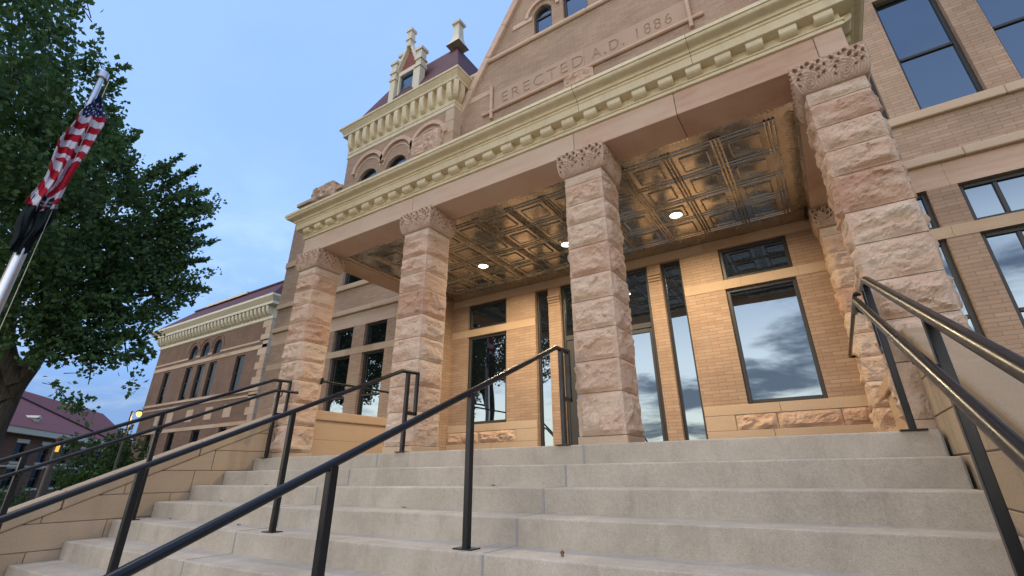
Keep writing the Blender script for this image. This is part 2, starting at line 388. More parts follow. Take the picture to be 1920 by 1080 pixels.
def rockpatch(mb, x0, x1, z0, z1, y, seed, amp=.04, nu=None, nv=9):
    """one rock-faced ashlar in a wall facing -Y"""
    L, H = x1-x0, z1-z0; nu = nu or max(8, int(L/.035)); vs = []; fs = []
    for j in range(nv+1):
        for i in range(nu+1):
            u, v = L*i/nu, H*j/nv
            vs.append((x0+u, y-rockh(u, v, L, H, seed, amp), z0+v))
    for j in range(nv):
        for i in range(nu):
            a = j*(nu+1)+i; fs.append((a, a+1, a+nu+2, a+nu+1))
    b = len(vs); vs += [(x0,y+.08,z0),(x1,y+.08,z0),(x1,y+.08,z1),(x0,y+.08,z1)]
    e = nv*(nu+1)
    fs += [tuple([b,b+1]+list(range(nu,-1,-1))), tuple([b+2,b+3]+list(range(e,e+nu+1)))]
    mb.add(vs, fs)

def ashlar(mb, x0, x1, y0, y1, z0, z1, length, seed, gap=.005):
    """a band of dressed stones butted end to end along X"""
    rnd = random.Random(seed); x = x0
    while x < x1-.02:
        L = length*rnd.uniform(.75, 1.25); e = min(x1, x+L)
        if x1-e < length*.35: e = x1
        mb.box(x+gap/2, e-gap/2, y0, y1, z0, z1); x = e

# ------------------------------------------------------------------ measured levels and planes
YF, YB = 3.336, 3.714            # facade plane, recessed porch / gable plane
ZA, ZAT = 3.434, 3.742           # architrave
ZC = 3.50                        # porch ceiling
AL, AR = -6.674, 1.749           # architrave ends
GZ = -1.87                       # ground
YN, TR, RI = -.2614, .38235, .17 # first nosing, tread, riser
XL, XR = -6.431, 1.375           # stair width
PIERS = [-6.43, -3.825, -1.092, 1.535]
ZT1, ZT0, ZW1, ZW0 = 3.33, 2.747, 2.583, .70

# ------------------------------------------------------------------ ground
g = MB(); g.quad((-400,-400,GZ), (400,-400,GZ), (400,400,GZ), (-400,400,GZ))
tag(g.build('ground', M_GRASS), kind='structure')
g = MB(); g.box(-7.6, 2.6, -40, -4.2, GZ-.1, GZ+.004); tag(g.build('pavement', M_PAVE), kind='structure')
g = MB(); g.box(-31, -18.5, -60, 60, GZ-.1, GZ+.006); tag(g.build('road', mat('asphalt', (.05,.05,.05), .9)), kind='structure')

# ------------------------------------------------------------------ courthouse
CH = thing('courthouse', 'buff brick and sandstone courthouse with a cream porch cornice and an inscription in its gable', 'courthouse', (-2.47, YF, GZ))
CHI = Matrix.Translation((2.47, -YF, -GZ))
def ch(o):     # parent to the courthouse, keeping world placement
    o.parent = CH; o.matrix_parent_inverse = CHI; return o

def arch_fill(mb, cx, r, zs, ztop, y, dep=.12, n=14):
    for s in (-1, 1):
        pts = [(cx+s*r*cos(pi/2*i/n), zs+r*sin(pi/2*i/n)) for i in range(n+1)]
        for i in range(n):
            a, b = pts[i], pts[i+1]
            q = [(a[0],y,a[1]), (a[0],y,ztop), (b[0],y,ztop), (b[0],y,b[1])]
            mb.add(q, [(0,1,2,3)] if s < 0 else [(3,2,1,0)]); mb.quad((a[0],y,a[1]), (b[0],y,b[1]), (b[0],y+dep,b[1]), (a[0],y+dep,a[1]))
def wall(name, m, x0, x1, z0, z1, y, holes, depth=.12, thick=.3, arches=()):
    """a wall facing -Y with rectangular openings and their reveals"""
    mb = MB()
    xs = sorted({x0, x1, *[h[0] for h in holes], *[h[1] for h in holes]}); zs = sorted({z0, z1, *[h[2] for h in holes], *[h[3] for h in holes]})
    xs = [x for x in xs if x0 <= x <= x1]; zs = [z for z in zs if z0 <= z <= z1]
    for i in range(len(xs)-1):
        for j in range(len(zs)-1):
            cx, cz = (xs[i]+xs[i+1])/2, (zs[j]+zs[j+1])/2
            if any(h[0] < cx < h[1] and h[2] < cz < h[3] for h in holes): continue
            mb.quad((xs[i],y,zs[j]), (xs[i+1],y,zs[j]), (xs[i+1],y,zs[j+1]), (xs[i],y,zs[j+1]))
    for a, b, c, d in holes:
        e = y+depth
        mb.quad((a,y,c),(a,y,d),(a,e,d),(a,e,c)); mb.quad((b,y,d),(b,y,c),(b,e,c),(b,e,d))
        mb.quad((a,y,d),(b,y,d),(b,e,d),(a,e,d)); mb.quad((a,y,c),(a,e,c),(b,e,c),(b,y,c))
    mb.quad((x0,y+thick,z0),(x0,y+thick,z1),(x1,y+thick,z1),(x1,y+thick,z0))
    for c, r, zs in arches: arch_fill(mb, c, r, zs, zs+r, y, depth)
    mb.quad((x0,y,z0),(x0,y,z1),(x0,y+thick,z1),(x0,y+thick,z0)); mb.quad((x1,y,z1),(x1,y,z0),(x1,y+thick,z0),(x1,y+thick,z1))
    mb.quad((x0,y,z1),(x1,y,z1),(x1,y+thick,z1),(x0,y+thick,z1))
    return ch(mb.build(name, m))

PANE_MAT = [M_GLASS]
def pane(parent, a, b, c, d, y):
    t = [random.uniform(-.0025, .0025) for _ in range(4)]
    mb = MB(); mb.quad((a,y+t[0],c),(b,y+t[1],c),(b,y+t[0]+t[2]*.3+t[1]-t[0],d),(a,y+t[0]+t[2]*.3,d)); mb.quad((a,y+.02,c),(a,y+.02,d),(b,y+.02,d),(b,y+.02,c))
    o = mb.build('pane', PANE_MAT[0]); o.parent = parent; return o

def window(a, b, c, d, y, fr=.055, dep=.075, trans=(), mull=(), name='window', arch=False, fw=.05):
    """frame + panes set into an opening; y is the wall face"""
    mb = MB(); f0, f1 = y+dep, y+dep+.07
    mb.box(a, a+fr, f0, f1, c, d); mb.box(b-fr, b, f0, f1, c, d)
    mb.box(a+fr, b-fr, f0, f1, d-fr, d); mb.box(a+fr, b-fr, f0, f1, c, c+fr)
    zs = [c+fr, *sum([[t-fw/2, t+fw/2] for t in trans], []), d-fr]; xs = [a+fr, *sum([[t-fw/2, t+fw/2] for t in mull], []), b-fr]
    for t in trans: mb.box(a+fr, b-fr, f0+.004, f1-.004, t-fw/2, t+fw/2)
    for t in mull: mb.box(t-fw/2, t+fw/2, f0+.008, f1-.008, c+fr, d-fr)
    o = ch(mb.build(name, M_FRAME)); bevel(o, .006, 1)
    for i in range(0, len(xs), 2):
        for j in range(0, len(zs), 2):
            p = pane(o, xs[i], xs[i+1], zs[j], zs[j+1], f0+.035)
    return o

# --- openings
LW = [(-10.01,-9.235),(-8.79,-7.99),(-7.55,-6.95)]
RW = [(1.86,2.645),(2.985,4.25),(4.75,5.55),(5.95,6.75)]
UPR = [(1.84,2.59),(2.95,3.70),(4.06,4.80),(5.2,5.95),(6.3,7.05)]
UPL = [(-10.0,-9.1),(-8.7,-7.95),(-7.5,-6.8)]
ZBELT0, ZBELT1, ZS0, ZS1 = 3.695, 3.83, 4.455, 4.60
holesR = [(a,b,ZT0,ZT1) for a,b in RW]+[(a,b,ZW0,ZW1) for a,b in RW]+[(a,b,ZS1,6.95) for a,b in UPR]
wall('brick_wall', M_BRICK, 1.62, 8.0, GZ, 9.5, YF, holesR)
holesL = [(a,b,ZT0,ZT1) for a,b in LW]+[(a,b,ZW0,ZW1) for a,b in LW]+[(a,b,ZS1,6.95) for a,b in UPL]
ARC = [(-9.58,.44),(-8.35,.44)]
holesL += [(c-r, c+r, 7.55, 8.0+r) for c, r in ARC]
wall('brick_wall', M_BRICK, -10.68, -6.19, GZ, 9.45, YF, holesL, arches=[(c, r, 8.0) for c, r in ARC])
wall('brick_wall', M_BRICK, -12.95, -10.68, GZ, 8.15, YF, [])
# side and return faces of the tower block
for qs in ([(-6.186,YF,3.62),(-6.186,YF+6,3.62),(-6.186,YF+6,9.45),(-6.186,YF,9.45)], [(-10.684,YF+6,8.0),(-10.684,YF,8.0),(-10.684,YF,9.45),(-10.684,YF+6,9.45)],
           [(-12.954,YF+8,GZ),(-12.954,YF,GZ),(-12.954,YF,8.15),(-12.954,YF+8,8.15)], [(1.616,YF+.4,3.62),(1.616,YF,3.62),(1.616,YF,9.5),(1.616,YF+.4,9.5)], [(8.004,YF,GZ),(8.004,YF+8,GZ),(8.004,YF+8,9.5),(8.004,YF,9.5)]):
    mb = MB(); mb.quad(*qs); ch(mb.build('return_wall', M_BRICK))
mb = MB(); mb.quad((-12.95,YF+.3,8.149),(-10.68,YF+.3,8.149),(-10.68,YF+8,8.149),(-12.95,YF+8,8.149)); ch(mb.build('flat_roof', M_ROOF))
for i,(a,b) in enumerate(RW):
    mu = (3.36,) if i == 1 else ()
    window(a,b,ZT0,ZT1,YF, mull=mu, fr=.06); window(a,b,ZW0,ZW1,YF, trans=(1.53,), mull=mu, fr=.06)
for a,b in UPR: window(a,b,ZS1,6.95,YF, trans=(5.69,), fr=.05, dep=.10)
for a,b in LW: window(a,b,ZT0,ZT1,YF); window(a,b,ZW0,ZW1,YF, trans=(1.53,))
for a,b in UPL: window(a,b,ZS1,6.95,YF, trans=(5.69,))

# stone trim on the facade, set 3-45 mm proud of the brick
def trim(name, m, x0, x1, proud, z0, z1, L=1.5, y=YF, seed=1, bv=.006, holes=()):
    segs = [(x0,x1)]
    for a,b in holes:
        ns = []
        for p,q in segs:
            if b <= p or a >= q: ns.append((p,q)); continue
            if a > p: ns.append((p,a))
            if b < q: ns.append((b,q))
        segs = ns
    for i,(p,q) in enumerate(segs):
        mb = MB(); ashlar(mb, p, q, y-proud, y+.02, z0, z1, L, seed+i)
        o = ch(mb.build(name, m))
        if bv: bevel(o, bv, 1)
    return o
for x0,x1,sd_ in ((1.78,8.0,3),(-12.95,-6.2,8)):
    trim('lintel_band', M_SMOOTH, x0, x1, .004, ZT1, ZBELT0, 1.3, seed=sd_, bv=0)
    trim('belt_course', M_BUFF, x0, x1, .085, ZBELT0+.002, ZBELT1, 1.6, seed=sd_+1, bv=.012)
    trim('transom_band', M_BUFF, x0, x1, .006, ZW1, ZT0, .9, seed=sd_+2, bv=0)
    trim('string_course', M_BUFF, x0, x1, .07, ZS0, ZS1, 1.8, seed=sd_+3, bv=.012)
    trim('sill_course', M_BUFF, x0, x1, .03, .53, ZW0, 1.2, seed=sd_+4, bv=.006)
    mb = MB(); rn = random.Random(sd_)
    for z in (-1.87,-1.45,-1.05,-.65,-.25,.14):
        x = x0
        while x < x1-.05:
            e = min(x1, x+rn.uniform(.6,1.2)); e = x1 if x1-e < .3 else e
            rockpatch(mb, x+.004, e-.004, z+.004, z+.385, YF-.01, rn.uniform(0,99), .04, nv=6, nu=max(5,int((e-x)/.08))); x = e
    ch(mb.build('rock_faced_base', M_ROCK))
trim('string_course', M_BUFF, -12.95, -10.68, .05, 5.85, 6.05, 1.0, seed=21)
trim('coping_course', M_BUFF, -13.02, -10.70, .06, 8.15, 8.27, 1.0, seed=22)
mb = MB(); rockblock(mb, -12.1, -11.05, YF-.14, YF+.5, 7.95, 8.50, 31, .06, 18, 12); ch(mb.build('rough_block', M_ROCK))
# quoins at the tower corner
mb = MB(); z = 6.3; i = 0
while z < 9.0:
    L = .55 if i%2 else .30; R = .30 if i%2 else .55
    mb.box(-6.19-L, -6.184, YF-.012, YF+R, z+.004, z+.41); z += .42; i += 1
ch(mb.build('quoin', M_BUFF))

# arched windows high on the tower: fill the corners of the opening, hood mould, sash
def arc_band(mb, cx, zc, r0, r1, y0, y1, a0=0, a1=pi, n=28):
    vs = []; fs = []
    for i in range(n+1):
        t = a0+(a1-a0)*i/n
        for r, y in ((r0,y1),(r0,y0),(r1,y0),(r1,y1)): vs.append((cx+r*cos(t), y, zc+r*sin(t)))
    for i in range(n):
        for k in range(3): fs.append((i*4+k, i*4+k+1, i*4+k+5, i*4+k+4))
    fs += [(0,1,2,3), (n*4+3,n*4+2,n*4+1,n*4)]
    mb.add(vs, fs)
def arch_window(cx, r, z0, zs, y, fr=.05, trans=(), dep=.09):
    mb = MB(); f0, f1 = y+dep, y+dep+.06
    mb.box(cx-r, cx-r+fr, f0, f1, z0, zs); mb.box(cx+r-fr, cx+r, f0, f1, z0, zs); mb.box(cx-r+fr, cx+r-fr, f0, f1, z0, z0+fr)
    arc_band(mb, cx, zs, r-fr, r+.005, f0, f1)
    for t in trans: mb.box(cx-r+fr, cx+r-fr, f0+.003, f1, t-.03, t+.03)
    o = ch(mb.build('window', M_FRAME))
    p = MB(); n = 20; y_ = f0+.035
    pts = [(cx-r+fr*.5, z0+fr*.5), (cx+r-fr*.5, z0+fr*.5)]+[(cx+(r-fr*.5)*cos(pi*i/n), zs+(r-fr*.5)*sin(pi*i/n)) for i in range(n+1)]
    p.prism(pts, 'Y', y_, y_+.015); po = p.build('pane', PANE_MAT[0]); po.parent = o
    return o
mb = MB(); hd = MB()
for cx, r in ARC:
    arch_window(cx, r, 7.55, 8.0, YF, trans=(8.0,))
for cx in (-9.58, -8.35, -7.10):
    hd = MB(); arc_band(hd, cx, 8.36, .60, .72, YF-.07, YF+.01, radians(8), radians(172))
    arc_band(hd, cx, 8.30, .52, .565, YF-.015, YF+.01, 0, pi); ch(hd.build('hood_mould', M_SMOOTH))
mb = MB(); rockblock(mb, -7.62, -6.62, YF-.13, YF+.2, 7.9, 8.62, 43, .05, 16, 12); ch(mb.build('rough_block', M_ROCK))

# --- tower cornice
def profile_run(prof, x0, x1, y, name, m, ends=True, back=.3):
    """cornice along X with mitred returns; prof = list of (projection, z) from bottom to top"""
    mb = MB(); vs = []; n = len(prof)
    rows = []
    for p, z in prof:
        rows.append([(x0-p, y+back, z), (x0-p, y-p, z), (x1+p, y-p, z), (x1+p, y+back, z)])
    vs = [q for r in rows for q in r]; fs = []
    for i in range(n-1):
        for k in range(3): fs.append((i*4+k, i*4+k+1, (i+1)*4+k+1, (i+1)*4+k))
    fs.append((3,2,1,0)); fs.append(tuple((n-1)*4+k for k in range(4)))
    mb.add(vs, fs)
    # end faces at the back
    mb.add([r[0] for r in rows]+[r[3] for r in rows], [tuple(range(n)), tuple(range(2*n-1, n-1, -1))])
    return mb.build(name, m)
TP = [(0,9.18),(.10,9.20),(.10,9.24),(.05,9.26),(.05,9.36),(.09,9.38),(.09,9.46),(.12,9.46)]
tcor = ch(profile_run([(0,9.22),(.03,9.24),(.03,9.29),(.015,9.31),(.015,9.38),(.03,9.39),(.03,9.49),(.025,9.50),(.025,10.07),(.185,10.085),(.192,10.09),(.192,10.19),(.205,10.20),(.21,10.225),(.235,10.26),(.280,10.33),(.31,10.345),(.31,10.405),(.12,10.45)], -10.68, -6.19, YF, 'tower_cornice', M_CREAM, back=1.2))
nb = 13
BPR = [(.02,10.08),(.176,10.08),(.186,9.96),(.180,9.80),(.158,9.68),(.120,9.58),(.070,9.53),(.02,9.505)]
for i in range(nb):
    x = -10.52+(4.22)*i/(nb-1); b = MB()
    b.prism([(YF-p, z) for p, z in BPR], 'X', x-.085, x+.085); o = b.build('bracket', M_CREAM); o.parent = tcor; bevel(o, .008, 1)
for y in (YF+.12, YF+.48):
    b = MB(); b.prism([(-6.19+p, z) for p, z in BPR], 'Y', y-.085, y+.085); o = b.build('bracket', M_CREAM); o.parent = tcor
b = MB(); vs = [(-6.19+p*.92+q*.05, YF-p*.92+q*.05, z) for q in (-1,1) for p,z in BPR]; n = len(BPR)
b.add(vs, [tuple(range(n)), tuple(range(2*n-1,n-1,-1))]+[(i,i+n,(i+1)%n+n,(i+1)%n) for i in range(n)]); o = b.build('bracket', M_CREAM); o.parent = tcor

# --- tower roof: steep maroon mansard with cream curb and finials, dormer
mb = MB()
def frustum(mb, x0,x1,y0,y1,z0, a0,a1,b0,b1,z1):
    mb.add([(x0,y0,z0),(x1,y0,z0),(x1,y1,z0),(x0,y1,z0),(a0,b0,z1),(a1,b0,z1),(a1,b1,z1),(a0,b1,z1)], [(0,1,5,4),(1,2,6,5),(2,3,7,6),(3,0,4,7),(4,5,6,7)])
frustum(mb, -10.85,-6.02, YF-.12, YF+5.2, 10.38, -9.75,-7.05, YF+.95, YF+4.1, 13.0)
ch(mb.build('tower_roof', M_ROOF))
mb = MB(); frustum(mb, -9.80,-7.00, YF+.90, YF+4.15, 12.86, -9.55,-7.25, YF+1.15, YF+3.9, 13.10)
ch(mb.build('roof_curb', M_CREAM))
def finial(x, y, z, h, w=.17):
    mb = MB()
    def sq(pf):
        for (p,a),(q,b) in zip(pf[:-1], pf[1:]):
            mb.add([(x+s*p,y+t*p,z+a) for s,t in ((-1,-1),(1,-1),(1,1),(-1,1))]+[(x+s*q,y+t*q,z+b) for s,t in ((-1,-1),(1,-1),(1,1),(-1,1))], [(0,1,5,4),(1,2,6,5),(2,3,7,6),(3,0,4,7),(4,5,6,7)])
    sq([(w*1.9,-.05),(w*1.25,h*.14),(w*.9,h*.32),(w*.72,h*.78),(w*1.15,h*.80),(w*1.25,h*.86),(w*.9,h*.88),(w*.9,h*.92),(w*.05,h*1.0)])
    return ch(mb.build('finial', M_CREAMW))
finial(-7.10, YF+1.0, 13.08, 1.25, .15)
finial(-9.70, YF+1.0, 13.08, 1.25, .15)
# dormer
DY = YF+.28
mb = MB()
mb.box(-9.02,-8.94,DY-.02,DY+1.6,10.6,12.26); mb.box(-8.32,-8.24,DY-.02,DY+1.6,10.6,12.26); mb.box(-9.02,-8.24,DY-.03,DY+.1,12.12,12.30)
mb.prism([(-9.10,12.30),(-8.16,12.30),(-8.63,13.42)], 'Y', DY+.06, DY+1.9)
dorm = ch(mb.build('dormer', M_CREAMW))
b = MB(); b.prism([(-8.98,12.34),(-8.28,12.34),(-8.63,13.2)], 'Y', DY+.02, DY+.058); o = b.build('tile_panel', M_REDTILE); o.parent = dorm
b = MB()
for s in (-1,1):
    x0, x1 = -8.63+s*.50, -8.63
    b.add([(x0,DY-.06,12.24),(x1,DY-.06,13.44),(x1,DY-.06,13.62),(x0+s*.09,DY-.06,12.30),(x0,DY+.12,12.24),(x1,DY+.12,13.44),(x1,DY+.12,13.62),(x0+s*.09,DY+.12,12.30)], [(0,1,2,3),(4,7,6,5),(0,4,5,1),(3,2,6,7),(0,3,7,4)])
o = b.build('verge_board', M_CREAMW); o.parent = dorm
b = MB(); b.box(-8.94,-8.90,DY+.05,DY+.1,10.6,12.12); b.box(-8.36,-8.32,DY+.05,DY+.1,10.6,12.12); b.box(-8.90,-8.36,DY+.05,DY+.1,12.06,12.12); b.box(-8.90,-8.36,DY+.05,DY+.1,11.5,11.56); b.box(-8.90,-8.36,DY+.05,DY+.1,10.85,10.92)
M_BLUEF = mat('blue_grey_frame', (.06,.10,.16), .5)
o = b.build('window', M_BLUEF); o.parent = dorm
b = MB(); b.box(-8.90,-8.36,DY+.075,DY+.09,10.6,12.1); o = b.build('pane', M_GLASS); o.parent = dorm
def post(x, y, z0, z1, w, cap=.22):
    b = MB(); b.box(x-w,x+w,y-w,y+w,z0,z1); b.box(x-w*1.35,x+w*1.35,y-w*1.35,y+w*1.35,z1-cap*1.9,z1-cap*1.6); b.box(x-w*1.4,x+w*1.4,y-w*1.4,y+w*1.4,z1-.001,z1+cap*.5)
    b.add([(x-w*1.2,y-w*1.2,z1+cap*.5),(x+w*1.2,y-w*1.2,z1+cap*.5),(x+w*1.2,y+w*1.2,z1+cap*.5),(x-w*1.2,y+w*1.2,z1+cap*.5),(x,y,z1+cap*.95)], [(0,1,4),(1,2,4),(2,3,4),(3,0,4)])
    o = b.build('post', M_CREAMW); o.parent = dorm; return o
for x in (-9.18,-8.03): post(x, DY, 10.5, 12.72, .115)
for x in (-9.18,-8.03):
    b = MB(); b.box(x-.15,x+.15,DY-.15,DY+.15,11.98,12.10); o = b.build('post_band', M_CREAMW); o.parent = dorm
post(-8.63, DY, 13.3, 14.0, .095)

# --- centre bay: gable
GX, GS = -2.47, 1.706
def rake(x): return 15.80-GS*abs(x-GX)
AW = [(-3.47,.285,10.80,11.58),(-2.48,.355,10.80,11.75),(-1.49,.285,10.80,11.58)]
mb = MB(); cells = sorted({-6.19, 1.62, GX, *[c-r for c,r,_,_ in AW], *[c+r for c,r,_,_ in AW]})
PX0, PX1, PZ0, PZ1 = -5.10, .12, 8.86, 9.46
def col(a, b, z0, z1f):
    mb.add([(a,YB,z0),(b,YB,z0),(b,YB,z1f(b)),(a,YB,z1f(a))], [(0,1,2,3)])
for a, b in zip(cells[:-1], cells[1:]):
    hole = [q for q in AW if q[0]-q[1]-1e-6 <= a and b <= q[0]+q[1]+1e-6]
    def clipz(x): return max(3.6, rake(x))
    if hole:
        c, r, z0, zs = hole[0]
        col(a, b, 3.6, lambda x: z0); col(a, b, zs+r, clipz)
    else: col(a, b, 3.6, clipz)
for c, r, z0, zs in AW:
    arch_fill(mb, c, r, zs, zs+r, YB)
    mb.quad((c-r,YB,z0),(c-r,YB,zs),(c-r,YB+.12,zs),(c-r,YB+.12,z0)); mb.quad((c+r,YB,zs),(c+r,YB,z0),(c+r,YB+.12,z0),(c+r,YB+.12,zs)); mb.quad((c-r,YB,z0),(c-r,YB+.12,z0),(c+r,YB+.12,z0),(c+r,YB,z0))
    arch_window(c, r, z0, zs, YB, fr=.06, trans=(zs-.05,))
ch(mb.build('gable_wall', M_BRICK))
mb = MB()
for s in (-1, 1):
    xe = GX+s*(15.80-9.0)/GS
    a = Vector((xe, 0, 9.0)); b_ = Vector((GX, 0, 15.8)); t = (b_-a).normalized(); nn = Vector((t.z*-s*-1, 0, 0)); nrm = Vector((s*abs(t.z), 0, abs(t.x)))
    L = (b_-a).length; k = 0; step = 1.1
    while k*step < L:
        p = a+t*(k*step+.003); q = a+t*min(L, (k+1)*step-.003)
        i0, i1 = p-nrm*.16, q-nrm*.16; o0, o1 = p+nrm*.06, q+nrm*.06
        mb.add([(v.x, y, v.z) for y in (YB-.10, YB+.45) for v in (i0,i1,o1,o0)], [(0,1,2,3),(7,6,5,4),(0,4,5,1),(1,5,6,2),(2,6,7,3),(3,7,4,0)]); k += 1
ch(bevel(mb.build('gable_coping', M_SMOOTH), .012, 1))
trim('string_course', M_SMOOTH, -5.35, .41, .085, 10.66, 10.80, 1.7, y=YB, seed=51, bv=.03)
trim('string_course', M_SMOOTH, -6.02, PX0-.10, .012, 9.50, 9.68, 1.2, y=YB, seed=52)
trim('string_course', M_SMOOTH, PX1+.12, .95, .012, 9.50, 9.68, 1.2, y=YB, seed=53)
for c, r, z0, zs in AW:
    mb = MB(); arc_band(mb, c, zs, r+.16, r+.25, YB-.06, YB+.01, radians(2), radians(178)); ch(mb.build('hood_mould', M_SMOOTH))
trim('string_course', M_SMOOTH, -4.45, -3.80, .03, 11.46, 11.62, 1.2, y=YB, seed=54)
# inscription
def text_mesh(body, size, depth):
    c = bpy.data.curves.new('txt', 'FONT'); c.body = body; c.size = size; c.extrude = depth; c.align_x = 'LEFT'; c.space_character = 1.28
    o = bpy.data.objects.new('txt', c); COL.objects.link(o); dg = bpy.context.evaluated_depsgraph_get(); dg.update()
    me = bpy.data.meshes.new_from_object(o.evaluated_get(dg)); COL.objects.unlink(o); bpy.data.objects.remove(o)
    return me
def inscribed(x0, x1, words, xt, size, sx_=1.0):
    b = MB(); b.box(x0, x1, YB-.016, YB+.05, PZ0, PZ1); o = b.build('inscription_panel', M_PANEL)
    me = text_mesh(words, size, .018); t = bpy.data.objects.new('cut', me); COL.objects.link(t)
    t.matrix_world = Matrix.Translation((xt, YB-.016, PZ0+.12)) @ Matrix.Rotation(pi/2, 4, 'X') @ Matrix.Diagonal((sx_,1,1,1))
    m = o.modifiers.new('b', 'BOOLEAN'); m.operation = 'DIFFERENCE'; m.object = t; m.solver = 'EXACT'; m.use_self = True
    bpy.context.view_layer.update(); dg = bpy.context.evaluated_depsgraph_get(); dg.update()
    n = bpy.data.meshes.new_from_object(o.evaluated_get(dg)); o.modifiers.clear(); o.data = n
    COL.objects.unlink(t); bpy.data.objects.remove(t)
    return ch(o)
inscribed(PX0, -2.36, 'ERECTED', -4.86, .50)
inscribed(-2.354, PX1, 'A.D. 1886', -2.16, .47, .80)
mb = MB()
mb.tube([(-5.45,YB-.04,8.80),(.44,YB-.04,8.80)], .045, 12)
for x in (PX0-.05, PX1+.05): mb.tube([(x,YB-.05,8.55),(x,YB-.05,9.70)], .047, 12)
ch(mb.build('round_moulding', M_SMOOTH))
mb = MB(); rockpatch(mb, -2.95, -2.15, 8.40, 8.78, YB-.03, 77, .07); ch(mb.build('rough_block', M_ROCK))
# roof behind the gable (its cream eave shows at the left of the rake)
mb = MB(); mb.add([(GX,YB+.3,15.7),(GX,YB+9,15.7),(-6.6,YB+9,8.66),(-6.6,YB+.3,8.66)], [(0,1,2,3)]); mb.add([(GX,YB+.3,15.7),(GX,YB+9,15.7),(1.66,YB+9,8.66),(1.66,YB+.3,8.66)], [(3,2,1,0)])
ch(mb.build('main_roof', M_ROOF))
mb = MB(); mb.tube([(-6.05,YB+.62,11.15),(-6.05,YB+.62,9.9)], .1, 10); mb.box(-6.7,-5.2,YB+.5,YB+.75,10.35,10.95); mb.tube([(-6.7,YB+.46,11.0),(-5.2,YB+.46,11.0)], .13, 12)
ch(mb.build('cream_ridge', M_CREAM))

# ------------------------------------------------------------------ porch: back wall
SLL, SLR = (-3.945,-3.63), (-1.255,-.885)
DOOR = (-3.35,-1.50)
BW = [(-5.725,-4.675), (-.218,.84)]
hb = [(a,b,ZT0,ZT1) for a,b in BW]+[(a,b,ZW0,ZW1) for a,b in BW]+[(*SLL,0,3.33),(*SLR,0,3.33),(*DOOR,0,3.33)]
wall('brick_wall', M_BRICK, -6.27, 1.62, 0, 3.62, YB, hb, depth=.14)
mb = MB(); mb.quad((-6.184,YF+.002,0),(-6.184,YB,0),(-6.184,YB,3.6),(-6.184,YF+.002,3.6)); ch(mb.build('return_wall', M_BRICK))
HB = [BW[0],BW[1],SLL,SLR,DOOR]
trim('lintel_band', M_BUFF, -6.18, 1.30, .006, ZT1+.002, ZC-.002, 1.4, y=YB, seed=61, bv=0)
trim('transom_band', M_BUFF, -6.18, 1.30, .005, ZW1+.002, ZT0-.002, .95, y=YB, seed=62, bv=0, holes=[SLL,SLR,DOOR,(-3.63,-3.35),(-1.5,-1.255)])
GAP = [(-3.955,-.875)]
trim('sill_course', M_BUFF, -6.18, 1.30, .022, .555, ZW0-.002, 1.1, y=YB, seed=63, bv=.004, holes=GAP)
trim('plinth_course', M_BUFF, -6.18, 1.30, .035, .0, .325, 1.2, y=YB, seed=65, bv=.004, holes=GAP)
for run in (((-6.18,-5.35,3),(-5.345,-4.44,9)),((-.43,.14,14),(.145,.95,22),(.955,1.30,5))):
    mb = MB()
    for a,b,s_ in run: rockpatch(mb, a+.003, b-.003, .331, .55, YB-.012, s_*3.3, .05)
    ch(mb.build('rock_faced_base', M_ROCK))
for a,b in ((-4.435,-3.957),(-.873,-.436)):
    mb = MB(); mb.box(a,b,YB-.02,YB+.02,.331,.552); ch(bevel(mb.build('plinth_block', M_BUFF), .004, 1))
for a,b in BW:
    window(a,b,ZT0,ZT1,YB, fr=.06, dep=.05); window(a,b,ZW0,ZW1,YB, fr=.062, dep=.05)
for a,b in (SLL,SLR):
    o = window(a,b,.0,3.33,YB, fr=.045, dep=.09, name='sidelight')
# glazed double door with transom light
mb = MB(); f0, f1 = YB+.06, YB+.14; a, b = DOOR; zt0, zt1 = 2.16, 2.26
mb.box(a,a+.06,f0,f1,0,3.33); mb.box(b-.06,b,f0,f1,0,3.33); mb.box(a+.06,b-.06,f0,f1,3.26,3.33); mb.box(a+.06,b-.06,f0,f1,zt0,zt1)
df = ch(mb.build('door_frame', M_FRAME)); bevel(df, .006, 1)
p = MB(); p.quad((a+.06,f0+.04,zt1),(b-.06,f0+.042,zt1),(b-.06,f0+.044,3.26),(a+.06,f0+.041,3.26)); o = p.build('pane', M_GLASS); o.parent = df
mid = (a+b)/2
for x0,x1,hx,st0,st1 in ((a+.065,mid-.003,mid-.11,.16,.12),(mid+.003,b-.065,mid+.11,.10,.05)):
    d_ = MB(); g0, g1 = f0+.012, f1-.012
    d_.box(x0,x0+st0,g0,g1,.01,zt0-.005); d_.box(x1-st1,x1,g0,g1,.01,zt0-.005); d_.box(x0+st0,x1-st1,g0,g1,.01,.16); d_.box(x0+st0,x1-st1,g0,g1,zt0-.08,zt0-.005)
    do = ch(d_.build('glass_door', M_FRAME)); bevel(do, .005, 1)
    p = MB(); p.quad((x0+st0,g0+.025,.16),(x1-st1,g0+.027,.16),(x1-st1,g0+.025,zt0-.08),(x0+st0,g0+.024,zt0-.08)); o = p.build('pane', M_GLASS); o.parent = do
    h = MB(); h.tube([(hx,g0-.0,.75),(hx,g0-.07,.75),(hx,g0-.07,1.35),(hx,g0,1.35)], .014, 8); o = h.build('handle', M_STEEL); o.parent = do
for x0,x1 in ((-3.628,-3.352),(-1.498,-1.257)):
    mb = MB()
    for k in range(4): mb.box(x0,x1,YB-.012-.012*k,YB+.02,2.93+.055*k,2.975+.055*k)
    ch(bevel(mb.build('corbel_brick', M_BRICK), .004, 1))
